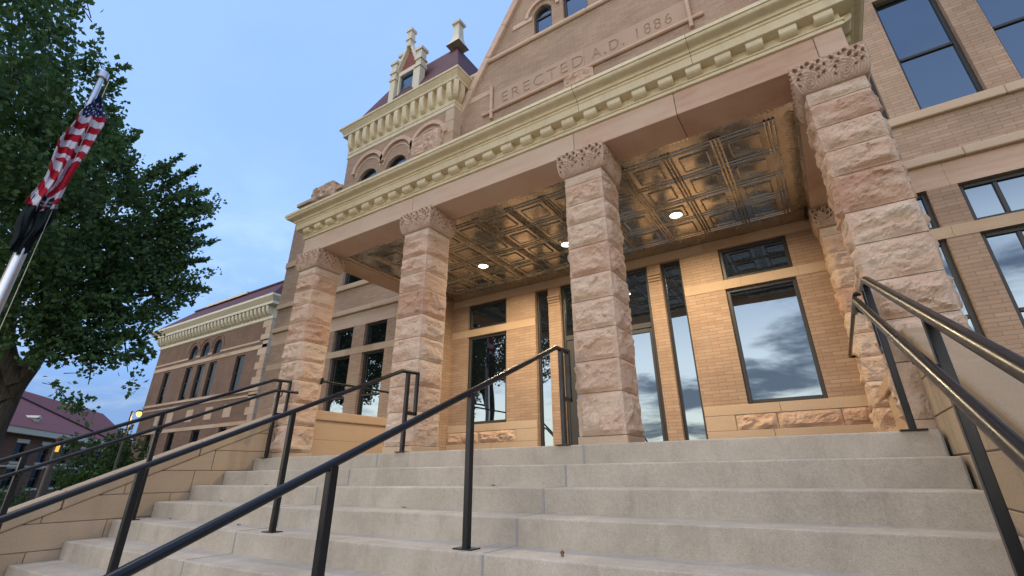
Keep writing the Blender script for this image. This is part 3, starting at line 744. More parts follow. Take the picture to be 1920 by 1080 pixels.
# ------------------------------------------------------------------ porch: piers
ZJ = [3.10,2.965,2.69,2.42,2.135,1.775,1.465,1.15,.82,.485,.085]
def capital_mesh(cx, cy, hx, hy, z0, z1, fx=.066, seed=0):
    mb = MB(); H = z1-z0; NU, NV = 84, 40
    def carve(u, v):
        # two scrolls of vine per face, drilled leaf eyes fanning above them
        q = u*2; k = int(min(1, floor(q))); q = q-k
        x, y = q-.5, v
        cxs, cys = -.10, .27
        r = sqrt((x-cxs)**2+((y-cys)*.9)**2); th = atan2(y-cys, x-cxs)
        h = 0.0
        if r < .20: h += .008*cos(2*pi*(r/.085+th/(2*pi)))
        else:
            rr = sqrt((x+.22)**2+((y-.12)*.85)**2); h += .0065*cos(2*pi*(rr/.088-.15))*sstep(.95,.55,y)
            h += .006*cos(2*pi*((x*.8+y)*5.2))*sstep(.45,.75,y)
        for (ex, ey, ea, eb, an) in ((-.37,.82,.050,.075,.5),(-.27,.62,.040,.060,.7),(-.36,.47,.035,.050,.3),(-.16,.86,.030,.045,.2),(-.02,.90,.050,.060,-.4),(.08,.74,.050,.085,-.6),(.21,.60,.050,.075,-.75),(.33,.44,.035,.065,-.7),(.27,.86,.040,.060,-.3),(.40,.70,.035,.055,-.2),(-.40,.25,.022,.05,.3),(.16,.34,.022,.05,-.9)):
            dx_, dy_ = x-ex, y-ey; a_ = dx_*cos(an)+dy_*sin(an); b_ = -dx_*sin(an)+dy_*cos(an)
            d = sqrt((a_/ea)**2+(b_/eb)**2)
            h -= .065*sstep(1.2,.65,d); h += .007*sstep(.5,.0,abs(d-1.5))
        h += .004*noise.noise(Vector((u*30+seed, v*15, seed)))
        edge = sstep(0,.035,u)*sstep(1,.965,u)*sstep(0,.05,v)*sstep(1,.965,v)
        return h*edge+.004*edge
    for side in range(4):
        vs = []; fs = []
        for j in range(NV+1):
            v = j/NV; fl = fx*sqrt(max(0, 1-(1-min(1, v/.62))**2)) if v < .62 else fx
            for i in range(NU+1):
                u = i/NU; d = carve(u, v)
                ax, ay = hx+fl, hy+fl
                if side == 0: p = (cx-ax+2*ax*u, cy-ay-d)
                elif side == 1: p = (cx+ax+d, cy-ay+2*ay*u)
                elif side == 2: p = (cx+ax-2*ax*u, cy+ay+d)
                else: p = (cx-ax-d, cy+ay-2*ay*u)
                vs.append((p[0], p[1], z0+H*v))
        for j in range(NV):
            for i in range(NU):
                a = j*(NU+1)+i; fs.append((a, a+1, a+NU+2, a+NU+1))
        mb.add(vs, fs)
    A, B = hx+fx, hy+fx
    mb.quad((cx-A,cy-B,z1),(cx+A,cy-B,z1),(cx+A,cy+B,z1),(cx-A,cy+B,z1)); mb.quad((cx-hx,cy-hy,z0),(cx-hx,cy+hy,z0),(cx+hx,cy+hy,z0),(cx+hx,cy-hy,z0))
    return mb
def pier(cx, cy, hx, hy, seed, proto_cap=None):
    mb = MB(); mb.box(cx-hx+.012,cx+hx-.012,cy-hy+.012,cy+hy-.012,0,3.10, 1)
    rn = random.Random(seed)
    js = [ZJ[0]]+[z+rn.uniform(-.012,.012) for z in ZJ[1:-1]]+[ZJ[-1]]
    for i in range(len(js)-1):
        z1, z0 = js[i]-.0035, js[i+1]+.0035
        rockblock(mb, cx-hx, cx+hx, cy-hy, cy+hy, z0, z1, rn.uniform(0, 500), .043 if i else .025, 28, 17 if i else 8)
    o = ch(mb.build('stone_pier', [M_ROCK, M_MORTAR]))
    pl = MB(); pl.box(cx-hx-.012,cx+hx+.012,cy-hy-.012,cy+hy+.012,0,.082); p = pl.build('plinth', M_BUFF); p.parent = o; bevel(p, .006, 1)
    if proto_cap is None:
        c = capital_mesh(0, 0, .243, .235, 3.104, ZA-.002, seed=3).build('capital', M_CARVE)
    else:
        c = proto_cap.copy(); COL.objects.link(c)
    c.parent = o; c.location = (cx, cy, 0); c.scale = (hx/.243, 1, 1)
    return o, c
cap = None
for i, cx in enumerate(PIERS):
    o, c = pier(cx, .243, .243, .238, 17+i*5, cap)
    cap = cap or c
for i, cx in enumerate((-6.53, 1.535)):
    pier(cx, YF+.175, .235, .225, 60+i*5, cap)

# architrave and porch beams
mb = MB(); cuts = [AL, -6.545, -3.955, -1.175, .10, 1.50, AR]
for a, b in zip(cuts[:-1], cuts[1:]): mb.box(a+.003, b-.003, 0, .485, ZA, ZAT)
for x0, x1 in ((AL,-6.19),(1.26,AR)): mb.box(x0, x1, .488, YF-.01, ZA, ZAT)
ch(bevel(mb.build('architrave', M_SMOOTH), .005, 1))
# cornice
CP = [(0,ZAT+.002),(.028,ZAT+.004),(.028,ZAT+.028),(.020,ZAT+.03),(.020,ZAT+.05),(.036,ZAT+.055),(.036,ZAT+.072),(.012,ZAT+.076),(.012,3.915),(.125,3.917),(.137,3.922),(.137,4.028),(.148,4.032),(.150,4.062),(.172,4.066)]
for i in range(1, 9):
    t = i/8; CP.append((.172+.112*(t-.16*sin(2*pi*t)), 4.066+.098*(t+.12*sin(2*pi*t))))
CP += [(.300,4.166),(.300,4.212),(.10,4.235)]
corn = ch(profile_run(CP, AL, AR, 0, 'cornice', M_CREAM, back=YF))
for i in range(27):
    x = -6.535+.3139*i; b = MB()
    pr = [(-.012,3.914),(-.112,3.914)]
    pr += [(-.112+.10*(1-cos(pi/2*t/6)), 3.868-.052*sin(pi/2*t/6)) for t in range(7)]
    b.prism(pr, 'X', x-.083, x+.083); o = b.build('bracket', M_CREAM); o.parent = corn; bevel(o, .004, 1)
for i in range(3):
    y = .13+.3139*i
    for s, xe in ((-1, AL), (1, AR)):
        b = MB(); pr = [(xe+s*.012,3.914),(xe+s*.112,3.914)]+[(xe+s*(.112-.10*(1-cos(pi/2*t/6))), 3.868-.052*sin(pi/2*t/6)) for t in range(7)]
        b.prism(pr, 'Y', y-.083, y+.083); o = b.build('bracket', M_CREAM); o.parent = corn
mb = MB(); mb.box(AL+.2, AR-.2, .2, YB, 3.76, 4.22); ch(mb.build('porch_roof', M_ROOF))
# gutter joints in the crown moulding
mb = MB()
for x in (-1.02, .38):
    mb.prism([(-p-.0015, z) for p, z in CP[9:-1]]+[(0,4.2),(0,3.92)], 'X', x-.002, x+.002)
o = mb.build('cornice_joint', M_DARK); o.parent = corn

# ------------------------------------------------------------------ tin ceiling
mb = MB(); X0, X1, Y0, Y1 = -6.20, 1.27, .50, YB
mb.quad((X0,Y0,ZC+.004),(X0,Y1,ZC+.004),(X1,Y1,ZC+.004),(X1,Y0,ZC+.004))
PT = .6096; gx = [.965-PT*i for i in range(12)]; gy = [.81+PT*i for i in range(5)]
def ridge_x(y, xa, xb, w, h, z=ZC):      # half-round bead along X
    prof = [(-w,0),(-w*.75,-h*.7),(0,-h),(w*.75,-h*.7),(w,0)]
    for (a,c),(b,d) in zip(prof[:-1], prof[1:]): mb.add([(xa,y+a,z+c),(xb,y+a,z+c),(xb,y+b,z+d),(xa,y+b,z+d)], [(0,1,2,3)], 0, False)
def ridge_y(x, ya, yb, w, h, z=ZC):
    prof = [(-w,0),(-w*.75,-h*.7),(0,-h),(w*.75,-h*.7),(w,0)]
    for (a,c),(b,d) in zip(prof[:-1], prof[1:]): mb.add([(x+a,ya,z+c),(x+b,ya,z+d),(x+b,yb,z+d),(x+a,yb,z+c)], [(0,1,2,3)], 0, False)
for y in gy:
    for o_ in (-.034,.034): ridge_x(y+o_, gx[-1]-.06, gx[0]+.06, .013, .010)
for x in gx:
    for o_ in (-.046,0,.046): ridge_y(x+o_, gy[0]-.06, gy[-1]+.06, .014, .016)
rn = random.Random(5)
for i in range(len(gx)-1):
    for j in range(len(gy)-1):
        cx, cy = gx[i]-PT/2, gy[j]+PT/2; k = .168
        for d, h in ((k,.016),):
            ridge_x(cy-d, cx-d, cx+d, .011, h); ridge_x(cy+d, cx-d, cx+d, .011, h); ridge_y(cx-d, cy-d, cy+d, .011, h); ridge_y(cx+d, cy-d, cy+d, .011, h)
        # pressed panel: very slightly dished sheet
        q = []; n = 6; tx, ty = rn.uniform(-.03,.03), rn.uniform(-.03,.03)
        for b in range(n+1):
            for a in range(n+1):
                u, v = a/n*2-1, b/n*2-1; q.append((cx+u*k*.93, cy+v*k*.93, ZC-.004+tx*u*k+ty*v*k-.008*(1-u*u)*(1-v*v)))
        mb.add(q, [(b*(n+1)+a, (b+1)*(n+1)+a, (b+1)*(n+1)+a+1, b*(n+1)+a+1) for b in range(n) for a in range(n)], 0, True)
# leaf-edged perimeter strips, pressed tongues pointing inwards
for y in [Y0+.28+.047*i for i in range(64)]:
    L = .05+.05*rn.random(); x = 1.235
    mb.add([(x,y-.02,ZC-.002),(x,y+.02,ZC-.002),(x-.06,y+.014,ZC-.04),(x-.06-L,y,ZC-.004),(x-.06,y-.014,ZC-.042)], [(0,4,2,1),(4,3,2)], 0, False)
for x in [X0+.1+.052*i for i in range(140)]:
    if -.85 < x < -.22 or -4.05 < x < -3.9: continue
    L = .03+.045*rn.random(); y = .49
    mb.add([(x-.026,y,ZC-.06),(x+.026,y,ZC-.06),(x+.014,y+.045,ZC-.052),(x+rn.uniform(-.01,.01),y+.05+L,ZC-.015),(x-.014,y+.045,ZC-.05)], [(0,1,2,4),(4,2,3)], 0, False)
    mb.add([(x-.026,y,ZC-.06),(x-.014,y+.045,ZC-.05),(x-.026,y+.10,ZC),(x+.026,y+.10,ZC),(x+.014,y+.045,ZC-.05),(x+.026,y,ZC-.06)], [(0,1,2),(3,4,5)], 0, False)
ridge_y(1.255, Y0, Y1, .03, .03); ridge_y(-6.185, Y0, Y1, .03, .03);
ch(mb.build('tin_ceiling', M_TIN))
mb = MB(); mb.box(X0, X1, .488, YB, ZC+.02, ZC+.1); ch(mb.build('dark_void_slab', M_DARK))  # near-black slab standing in for the shade above the ceiling gap
# recessed lights
M_LAMP = bpy.data.materials.new('lamp_glow'); M_LAMP.use_nodes = True
_t = M_LAMP.node_tree; _t.nodes.clear(); _e = _t.nodes.new('ShaderNodeEmission'); _e.inputs[0].default_value = (1,.90,.74,1); _e.inputs[1].default_value = 14; _o = _t.nodes.new('ShaderNodeOutputMaterial'); _t.links.new(_e.outputs[0], _o.inputs[0])
names = ['round ceiling light nearest the right hand pier of the porch', 'round ceiling light between the two left hand piers of the porch', 'round ceiling light over the entrance doors, half behind a pier']
for (x, y), lb in zip(((-.548,2.36),(-4.275,2.295),(-2.47,2.338)), names):
    r = thing('ceiling_light', lb, 'light', (x, y, ZC-.02), 'round lights in the porch ceiling')
    b = MB(); b.lathe((0,0,0), [(.088,.0),(.094,-.012),(.108,-.014),(.112,-.004),(.112,.02)], 32); o = b.build('trim_ring', M_CREAMW, r)
    b = MB(); b.lathe((0,0,0), [(.0,-.006),(.06,-.006),(.089,-.003),(.09,.012)], 32); o = b.build('diffuser', M_LAMP, r)
    ld = bpy.data.lights.new('lamp', 'AREA'); ld.shape = 'DISK'; ld.size = .17; ld.energy = 50; ld.color = (1.0,.79,.50); ld.spread = radians(170)
    lo = bpy.data.objects.new('lamp', ld); COL.objects.link(lo); lo.parent = r; lo.location = (0,0,-.03)

# ------------------------------------------------------------------ low porch walls
def porchwall(x0, x1, side):
    mb = MB()
    for k, (z0, z1) in enumerate(((0,.30),(.303,.60))): mb.box(x0+.02, x1-.02, .47, YF-.06, z0, z1)
    ow = ch(mb.build('parapet', M_BUFF))
    c = MB(); c.box(x0-.02, x1+.02, .47, YF-.06, .60, .755); o = c.build('coping', M_BUFF); o.parent = ow; bevel(o, .02, 2)
porchwall(-6.62,-6.36,0); porchwall(1.45,1.72,1)

# ------------------------------------------------------------------ stairs
ST = thing('entrance_steps', 'broad flight of pale concrete steps rising to the porch', 'steps', (-2.5, -2.0, GZ))
STI = Matrix.Translation((2.5, 2.0, -GZ))
def st(o): o.parent = ST; o.matrix_parent_inverse = STI; return o
NS = 11
mb = MB(); mb.box(XL-.25, XR+.4, .0, YB+.3, -.17, -.001); st(mb.build('porch_floor', concrete('porch_floor_concrete', (.13,.115,.10), (.18,.165,.145))))  # concrete darkened to cut the light bounced onto soffit and ceiling
def worn_step(mb, x0, x1, y0, y1, z0, z1, seed, n=260):
    """one cast step: riser, rubbed nosing of uneven radius, tread"""
    vs = []; m = 8
    for i in range(n+1):
        x = x0+(x1-x0)*i/n
        r = .011+.007*noise.noise(Vector((x*2.3, seed, 0)))+.010*max(0, noise.noise(Vector((x*9, seed*3, 1)))-.25)+.016*max(0, noise.noise(Vector((x*21, seed*5, 2)))-.42)
        w_ = .0018*noise.noise(Vector((x*1.1, seed, 5)))
        vs += [(x,y0+w_,z0)]+[(x, y0+w_+r*(1-cos(pi/2*t/4)), z1-r*(1-sin(pi/2*t/4))) for t in range(5)]+[(x,y0+.06,z1),(x,y1,z1)]
    mb.add(vs, [(i*m+j, (i+1)*m+j, (i+1)*m+j+1, i*m+j+1) for i in range(n) for j in range(m-1)], 0, False)
    for i, fl in ((0, False), (n, True)):
        e = [vs[i*m+j] for j in range(m)]+[(vs[i*m][0], y1, z0)]; mb.add(e if not fl else e[::-1], [tuple(range(len(e)))])
mb = MB(); worn_step(mb, XL, XR, YN, .02, -.17-.004, 0, 1); st(mb.build('landing', M_CONC))
for k in range(2, NS+1):
    y0 = YN-(k-1)*TR; mb = MB(); z1 = -(k-1)*RI
    worn_step(mb, XL, XR, y0, y0+TR+.05, z1-RI-.004 if k < NS else GZ, z1, k*1.7)
    st(mb.build('step', M_CONC))
for xj in (-1.176, -3.87):
    mb = MB()
    for k in range(1, NS):
        y = YN-(k-1)*TR; z = -(k-1)*RI
        mb.box(xj-.008, xj+.008, y-.003, y+.05, z-RI+.001, z-.006); mb.box(xj-.007, xj+.007, y+.01, y+TR-.002, z-.01, z+.002)
    st(mb.build('joint_sealant', M_JOINT))
for xa, xb in ((XR-.001, XR+.011), (XL-.011, XL+.001)):
    mb = MB()
    for k in range(1, NS):
        y = YN-(k-1)*TR; z = -(k-1)*RI
        mb.box(xa, xb, y+.008, y+TR, z-RI, z-.008)
    st(mb.build('joint_sealant', M_JOINT))

# ------------------------------------------------------------------ cheek walls
def clip_poly(poly, f):
    out = []
    for i in range(len(poly)):
        a, b = poly[i], poly[(i+1)%len(poly)]; fa, fb = f(a), f(b)
        if fa >= 0: out.append(a)
        if (fa >= 0) != (fb >= 0): t = fa/(fa-fb); out.append((a[0]+(b[0]-a[0])*t, a[1]+(b[1]-a[1])*t))
    return out
SLP = RI/TR
def cheek(x0, x1, ztop, label, seed, cop_over):
    r = thing('cheek_wall', label, 'wall', ((x0+x1)/2, -2.0, GZ), 'sloped stone walls beside the steps')
    inv = Matrix.Translation((-(x0+x1)/2, 2.0, -GZ))
    line = lambda y: ztop+SLP*y
    rn = random.Random(seed); mb = MB(); ye = -4.42; th = .195
    z = .095+.255*3
    while z > GZ:
        z0, z1 = max(GZ, z-.255), z
        y = -.004-rn.uniform(.2,.9)*0; first = True
        while y > ye:
            e = max(ye, y-rn.uniform(.65,1.25)); e = ye if e-ye < .3 else e
            poly = [(e+.004,z0+.004),(y-.004,z0+.004),(y-.004,z1-.004),(e+.004,z1-.004)]
            poly = clip_poly(poly, lambda p: line(p[0])-th-.004-p[1])
            if len(poly) >= 3: mb.prism(poly, 'X', x0+.006, x1-.006)
            y = e
        z -= .255
    core = clip_poly([(ye+.01,GZ),(-.01,GZ),(-.01,2),(ye+.01,2)], lambda p: line(p[0])-th-.02-p[1]); c = MB(); c.prism(core, 'X', x0+.016, x1-.016)
    o = mb.build('ashlar', M_CHEEK); o.parent = r; o.matrix_parent_inverse = inv; bevel(o, .004, 1)
    o = c.build('mortar_bed', M_MORTAR); o.parent = r; o.matrix_parent_inverse = inv
    m2 = MB(); y = 0.0; k = 0
    cuts = [0, -1.02, -2.29, -3.4, ye-.03]
    for a, b in zip(cuts[:-1], cuts[1:]):
        m2.prism([(b+.004,line(b)-th),(a-.004,line(a)-th),(a-.004,line(a)),(b+.004,line(b))], 'X', x0-cop_over, x1+cop_over)
    o = m2.build('coping', M_COPE if x0 < 0 else M_COPE2); o.parent = r; o.matrix_parent_inverse = inv; bevel(o, .022, 3)
    return r
cheek(XL-.23, XL-.02, .665, 'sloping sandstone wall left of the steps with a rounded pale coping', 5, .016)
cheek(XR+.026, XR+.235, .745, 'sloping sandstone wall right of the steps ending at the big right pier', 9, .014)

# ------------------------------------------------------------------ handrails
def square(mb, p, q, w=.02, d=.02):
    """square bar between p and q, both on a plane of constant X"""
    p, q = Vector(p), Vector(q); t = (q-p).normalized(); s = Vector((1,0,0)); n = t.cross(s).normalized()
    vs = [c+s*a*w+n*b*d for c in (p,q) for a,b in ((-1,-1),(1,-1),(1,1),(-1,1))]
    mb.add([tuple(v) for v in vs], [(0,3,2,1),(4,5,6,7),(0,1,5,4),(1,2,6,5),(2,3,7,6),(3,0,4,7)])
def tread_z(y):
    if y > YN: return 0.0
    k = int((YN-y)/TR)+1; return max(GZ, -k*RI)
RR = .0225
def railing(x, z0, label, posts, upper=True, second=None, endy=-4.3, group='black handrails on the steps'):
    """upper rail bends level at y=-.335, runs on and loops back down to the landing post"""
    r = thing('handrail', label, 'handrail', (x, -2.0, GZ), group); inv = Matrix.Translation((-x, 2.0, -GZ))
    def P(o): o.parent = r; o.matrix_parent_inverse = inv; return o
    yb = -.335; zf = lambda y: z0+SLP*(y-yb)
    mb = MB(); mb.tube([(x,endy,zf(endy)),(x,yb-.03,zf(yb-.03)),(x,yb-.012,z0-.006),(x,yb+.012,z0),(x,-.055,z0+.012)], RR, 14); P(mb.build('rail', M_RAIL))
    mb = MB(); square(mb, (x,-.07,z0+.005), (x,-.07,z0-.50)); square(mb, (x,-.055,z0-.485), (x,-.26,z0-.485)); P(bevel(mb.build('end_loop', M_RAIL), .004, 1))
    for y in posts:
        zb = tread_z(y); zt = (z0 if y > yb else zf(y))-.012
        mb = MB(); square(mb, (x,y,zb), (x,y,zt), .021, .024); po = P(bevel(mb.build('post', M_RAIL), .004, 1))
        b = MB(); b.box(x-.075,x+.075,y-.05,y+.05,zb,zb+.008); o = b.build('base_plate', M_RAIL); o.parent = po; o.matrix_parent_inverse = Matrix.Identity(4)
    if second:
        dx_, dz_ = second; x2, z2 = x+dx_, z0+dz_; zg = lambda y: z2+SLP*(y-yb)
        mb = MB(); mb.tube([(x2,endy,zg(endy)),(x2,yb-.03,zg(yb-.03)),(x2,yb-.012,z2-.006),(x2,yb+.012,z2),(x2,.02,z2+.012)], RR*.92, 14); P(mb.build('lower_rail', M_RAIL))
        for y in posts:
            zz = (z2 if y > yb else zg(y)); b = MB()
            b.tube([(x,y,zz-.075),(x+dx_*.7,y,zz-.075),(x2,y,zz-.05),(x2,y,zz)], .010, 8); P(b.build('rail_bracket', M_RAIL))
    return r
PY = [-.235, -1.69, -2.80, -3.92]
railing(-1.38, .915, 'black handrail down the middle of the steps, nearest the camera', PY)
railing(-3.50, .925, 'black handrail second from the left, its top end at the second pier', PY)
railing(-6.20, 1.095, 'black double handrail beside the left sloping wall', PY, second=(.10,-.165))
RR = .029
railing(1.245, 1.06, 'black double handrail beside the right sloping wall', [-.24,-1.86,-2.98], second=(-.095,-.15), endy=-3.9)
# wall rail inside the porch
r = thing('wall_handrail', 'short black rail fixed to the inner side of the left corner pier', 'handrail', (-6.17, .45, 1.19)); 
mb = MB(); mb.tube([(0,0,0),(0,2.6,0)], .019, 12); mb.build('rail', M_RAIL, r)
mb = MB(); mb.lathe((0,0,0), [(.0,.0),(.055,.0),(.055,.015),(.0,.015)], 20); o = mb.build('flange', M_RAIL, r); o.rotation_euler = (radians(90),0,0); o.location = (0,.01,0)
r = thing('wall_handrail', 'short black rail running into the porch from the big right pier', 'handrail', (1.225, .45, 1.19))
mb = MB(); mb.tube([(.10,0,0),(.0,0,0),(0,.03,0),(-.01,2.95,0),(-.01,2.98,0),(.10,2.99,0)], .019, 10); mb.build('rail', M_RAIL, r)
for y in (.0, 2.99):
    mb = MB(); mb.lathe((0,0,0), [(.0,.0),(.05,.0),(.05,.015),(.0,.015)], 20); o = mb.build('flange', M_RAIL, r); o.rotation_euler = (0,radians(90),0); o.location = (.085,y,0)

# ------------------------------------------------------------------ side wing of the courthouse
WY = 12.0
WG = thing('side_wing', 'long brick wing with cream bracketed cornice and maroon roof beyond the left corner', 'building', (-36, WY, GZ))
WGI = Matrix.Translation((36, -WY, -GZ))
def wg(o): o.parent = WG; o.matrix_parent_inverse = WGI; return o
WT = [(-42.1,-41.15),(-38.75,-37.78),(-37.08,-36.04),(-35.42,-34.42),(-32.0,-30.96)]
WA = [(-38.2,.54),(-36.53,.56),(-34.88,.54)]
WLO = [(-42.3,-41.3),(-38.8,-37.85),(-35.5,-34.45),(-32.1,-31.2)]
hs = [(a,b,4.77,7.15) for a,b in WT]+[(c-r_,c+r_,7.72,8.24+r_) for c,r_ in WA]+[(a,b,1.25,2.62) for a,b in WLO]
save_ch, ch = ch, wg; PANE_MAT[0] = M_DIMGLASS
wall('brick_wall', M_WINGBRICK, -44.0, -28.55, GZ, 9.3, WY, hs, depth=.2, arches=[(c, r_, 8.24) for c, r_ in WA])
for a,b in WT: window(a,b,4.77,7.15,WY, fr=.09, dep=.12, trans=(6.0,))
for a,b in WLO: window(a,b,1.25,2.62,WY, fr=.09, dep=.12)
for c,r_ in WA:
    arch_window(c, r_, 7.72, 8.24, WY, fr=.08); hd = MB(); arc_band(hd, c, 8.24, r_+.20, r_+.30, WY-.05, WY+.01); wg(hd.build('hood_mould', M_WINGBRICK))
trim('string_course', M_BUFF, -44.0,-28.5,.03,7.30,7.55,2.2,y=WY,seed=71,bv=0,holes=[]); 
trim('string_course', M_BUFF, -44.0,-28.5,.03,7.76,7.88,2.2,y=WY,seed=72,bv=0,holes=[(c-r_,c+r_) for c,r_ in WA])
trim('string_course', M_BUFF, -44.0,-28.5,.07,4.60,4.76,2.6,y=WY,seed=73,bv=0)
trim('string_course', M_BUFF, -44.0,-28.5,.03,4.30,4.40,2.6,y=WY,seed=74,bv=0)
trim('lintel_band', M_BUFF, -44.0,-28.5,.02,2.64,2.86,1.6,y=WY,seed=75,bv=0)
for x in (-41.0,-39.2,-36.4,-33.9,-31.6):
    mb = MB(); mb.box(x-.45,x+.45,WY-.02,WY+.02,3.2,4.0); wg(mb.build('stone_panel', M_BUFF))
mb = MB(); z = GZ; i = 0
while z < 9.0:
    L = .95 if i%2 else .55; mb.box(-28.55-L,-28.53,WY-.03,WY+.5,z+.005,z+.45); z += .46; i += 1
wg(mb.build('quoin', M_BUFF))
mb = MB(); mb.quad((-28.55,WY,GZ),(-28.55,WY+10,GZ),(-28.55,WY+10,9.3),(-28.55,WY,9.3)); mb.quad((-44,WY+10,GZ),(-44,WY,GZ),(-44,WY,9.3),(-44,WY+10,9.3)); wg(mb.build('return_wall', M_WINGBRICK))
wc = wg(profile_run([(0,9.15),(.10,9.2),(.10,9.3),(.06,9.32),(.06,10.0),(.55,10.02),(.55,10.2),(.60,10.25),(.80,10.48),(.80,10.62),(.3,10.7)], -44.0,-28.55, WY, 'cornice', M_CREAMW, back=10))
mb = MB(); n = 34
for i in range(n):
    x = -43.85+15.15*i/(n-1); mb.prism([(WY-.06,10.01),(WY-.48,10.01),(WY-.49,9.90),(WY-.42,9.68),(WY-.28,9.50),(WY-.06,9.40)], 'X', x-.12, x+.12)
o = mb.build('bracket_row', M_CREAMW); o.parent = wc
mb = MB(); frustum(mb, -44.7,-27.85,WY-.7,WY+10.7,10.66,-41.2,-28.9,WY+.6,WY+9.4,12.1); mb.box(-41.2,-28.9,WY+.5,WY+.62,12.08,12.2); wg(mb.build('roof', M_ROOF))
mb = MB(); mb.box(-39.2,-33.5,WY+.42,WY+.7,12.1,12.28); wg(mb.build('ridge_cap', M_CREAMW))
ch = save_ch

# ------------------------------------------------------------------ far brick building with a maroon roof
FB = thing('far_building', 'two storey brown brick building with a maroon roof behind the tree at far left', 'building', (-57.4, 10, GZ))
FB.rotation_euler = (0, 0, atan2(.59, -.81))        # local x runs along its front, away to the right
def fbp(o): o.parent = FB; return o
save_ch, ch = ch, fbp
UW = [(-12.6+3.6*i, -11.2+3.6*i) for i in range(10)]
def fbfront(x0, x1, y, sel):
    hs = [(a,b,2.75,4.0) for a,b in sel]+[(a,b,.95,2.3) for a,b in sel]
    wall('brick_wall', M_FARBRICK, x0, x1, 0, 4.55, y, hs, depth=.2)
    for a,b in sel:
        for z0,z1 in ((2.75,4.0),(.95,2.3)):
            window(a,b,z0,z1,y, fr=.08, dep=.12, trans=((z0+z1)/2,))
            m = MB(); m.box(a-.15,b+.15,y-.05,y+.02,z1+.002,z1+.26); m.box(a-.1,b+.1,y-.08,y+.02,z0-.14,z0-.002); fbp(m.build('lintel', M_CREAMW))
fbfront(-16, 7.0, -2.5, UW[:6]); fbfront(7.0, 26.0, 0, UW[6:])
m = MB(); m.quad((7,0,0),(7,-2.5,0),(7,-2.5,4.55),(7,0,4.55)); m.quad((26,0,0),(26,10,0),(26,10,4.55),(26,0,4.55)); m.add([(26,0,4.55),(26,10,4.55),(26,5,9.3)],[(0,1,2)]); fbp(m.build('end_wall', M_FARBRICK))
m = MB(); m.box(-16.3,7.3,-2.95,-2.45,4.55,4.95); fbp(m.build('eave_board', M_CREAMW)); m = MB(); m.box(7.35,26.3,-.45,.05,4.55,4.95); fbp(m.build('eave_board', M_CREAMW))
m = MB(); m.box(-16,7.0,-2.62,-2.5,2.4,2.5); fbp(m.build('string_course', M_CREAMW))
m = MB(); m.add([(-16,-.5,4.93),(26.4,-.5,4.93),(26.4,5,9.5),(-16,5,9.5),(26.4,10.5,4.93),(-16,10.5,4.93)], [(0,1,2,3),(3,2,4,5)])
m.add([(-16,-3,4.97),(7.4,-3,4.97),(1.0,3.6,8.6),(-16,3.6,8.6),(7.4,.5,5.6)], [(0,1,2,3),(1,4,2)]); fbp(m.build('roof', M_FARROOF))
m = MB(); m.tube([(7.4,-3.02,5.05),(1.0,3.4,8.6)], .07, 6); fbp(m.build('hip_ridge', mat('dark_ridge', (.03,.02,.025), .7)))
m = MB(); m.box(-5.6,-5.0,-1.6,-.8,5.7,6.0); m.prism([(-5.7,6.0),(-4.9,6.0),(-5.3,6.2)],'Y',-1.7,-.3); fbp(m.build('roof_vent', M_CREAMW))
ch = save_ch

# ------------------------------------------------------------------ vegetation
def leaf_quads(mb, p, d, size, rn):
    a = Vector((rn.uniform(-1,1), rn.uniform(-1,1), rn.uniform(-1,1))).normalized()
    t = (d*.6+a*.8).normalized(); b = t.cross(Vector((rn.uniform(-1,1), rn.uniform(-1,1), rn.uniform(-.6,1)))).normalized()
    L, W = size*rn.uniform(.7,1.25), size*rn.uniform(.30,.5); n = t.cross(b)*(.18*L)
    mb.add([p-t*L*.1, p+t*L*.38+b*W+n*.6, p+t*L, p+t*L*.38-b*W+n*.6], [(0,1,2,3)])
def foliage(clusters, seed, per=260, size=.10, centre=None, upright=.35, twig=.7):
    rn = random.Random(seed); mb = MB(); tw = MB()
    for cx, cy, cz, r in clusters:
        c = Vector((cx,cy,cz)); nt_ = max(5, int(per*r*r/9))
        for k in range(nt_):
            while True:
                q = Vector((rn.uniform(-1,1), rn.uniform(-1,1), rn.uniform(-1,1)))
                if .25 < q.length < 1: break
            q = q.normalized()*(q.length**.55)
            p = c+Vector((q.x*r, q.y*r, q.z*r*.92))
            if noise.noise(p*.85+Vector((seed,0,0)))+.5*noise.noise(p*2.3) < -.26: continue
            out = (p-(centre or c)); out.z *= .5
            d = (out.normalized()*.8+Vector((rn.uniform(-.5,.5), rn.uniform(-.5,.5), upright+rn.uniform(-.45,.35)))).normalized()
            L = twig*rn.uniform(.5,1.2)*min(1, .45+r*.5); nl = int(20*L/.7)+6
            s = p-d*L*.5
            for i in range(nl):
                f = (i+rn.random())/nl
                sp = .055+.06*(1-f)
                pp = s+d*L*f+Vector((rn.gauss(0,sp), rn.gauss(0,sp), rn.gauss(0,sp)-.03*f))
                leaf_quads(mb, pp, d, size*(1.1-.35*f), rn)
            if k % 3 == 0: tw.tube([s-d*.25, s+d*L*.6], [.012,.004], 4, cap=False)
    return mb, tw
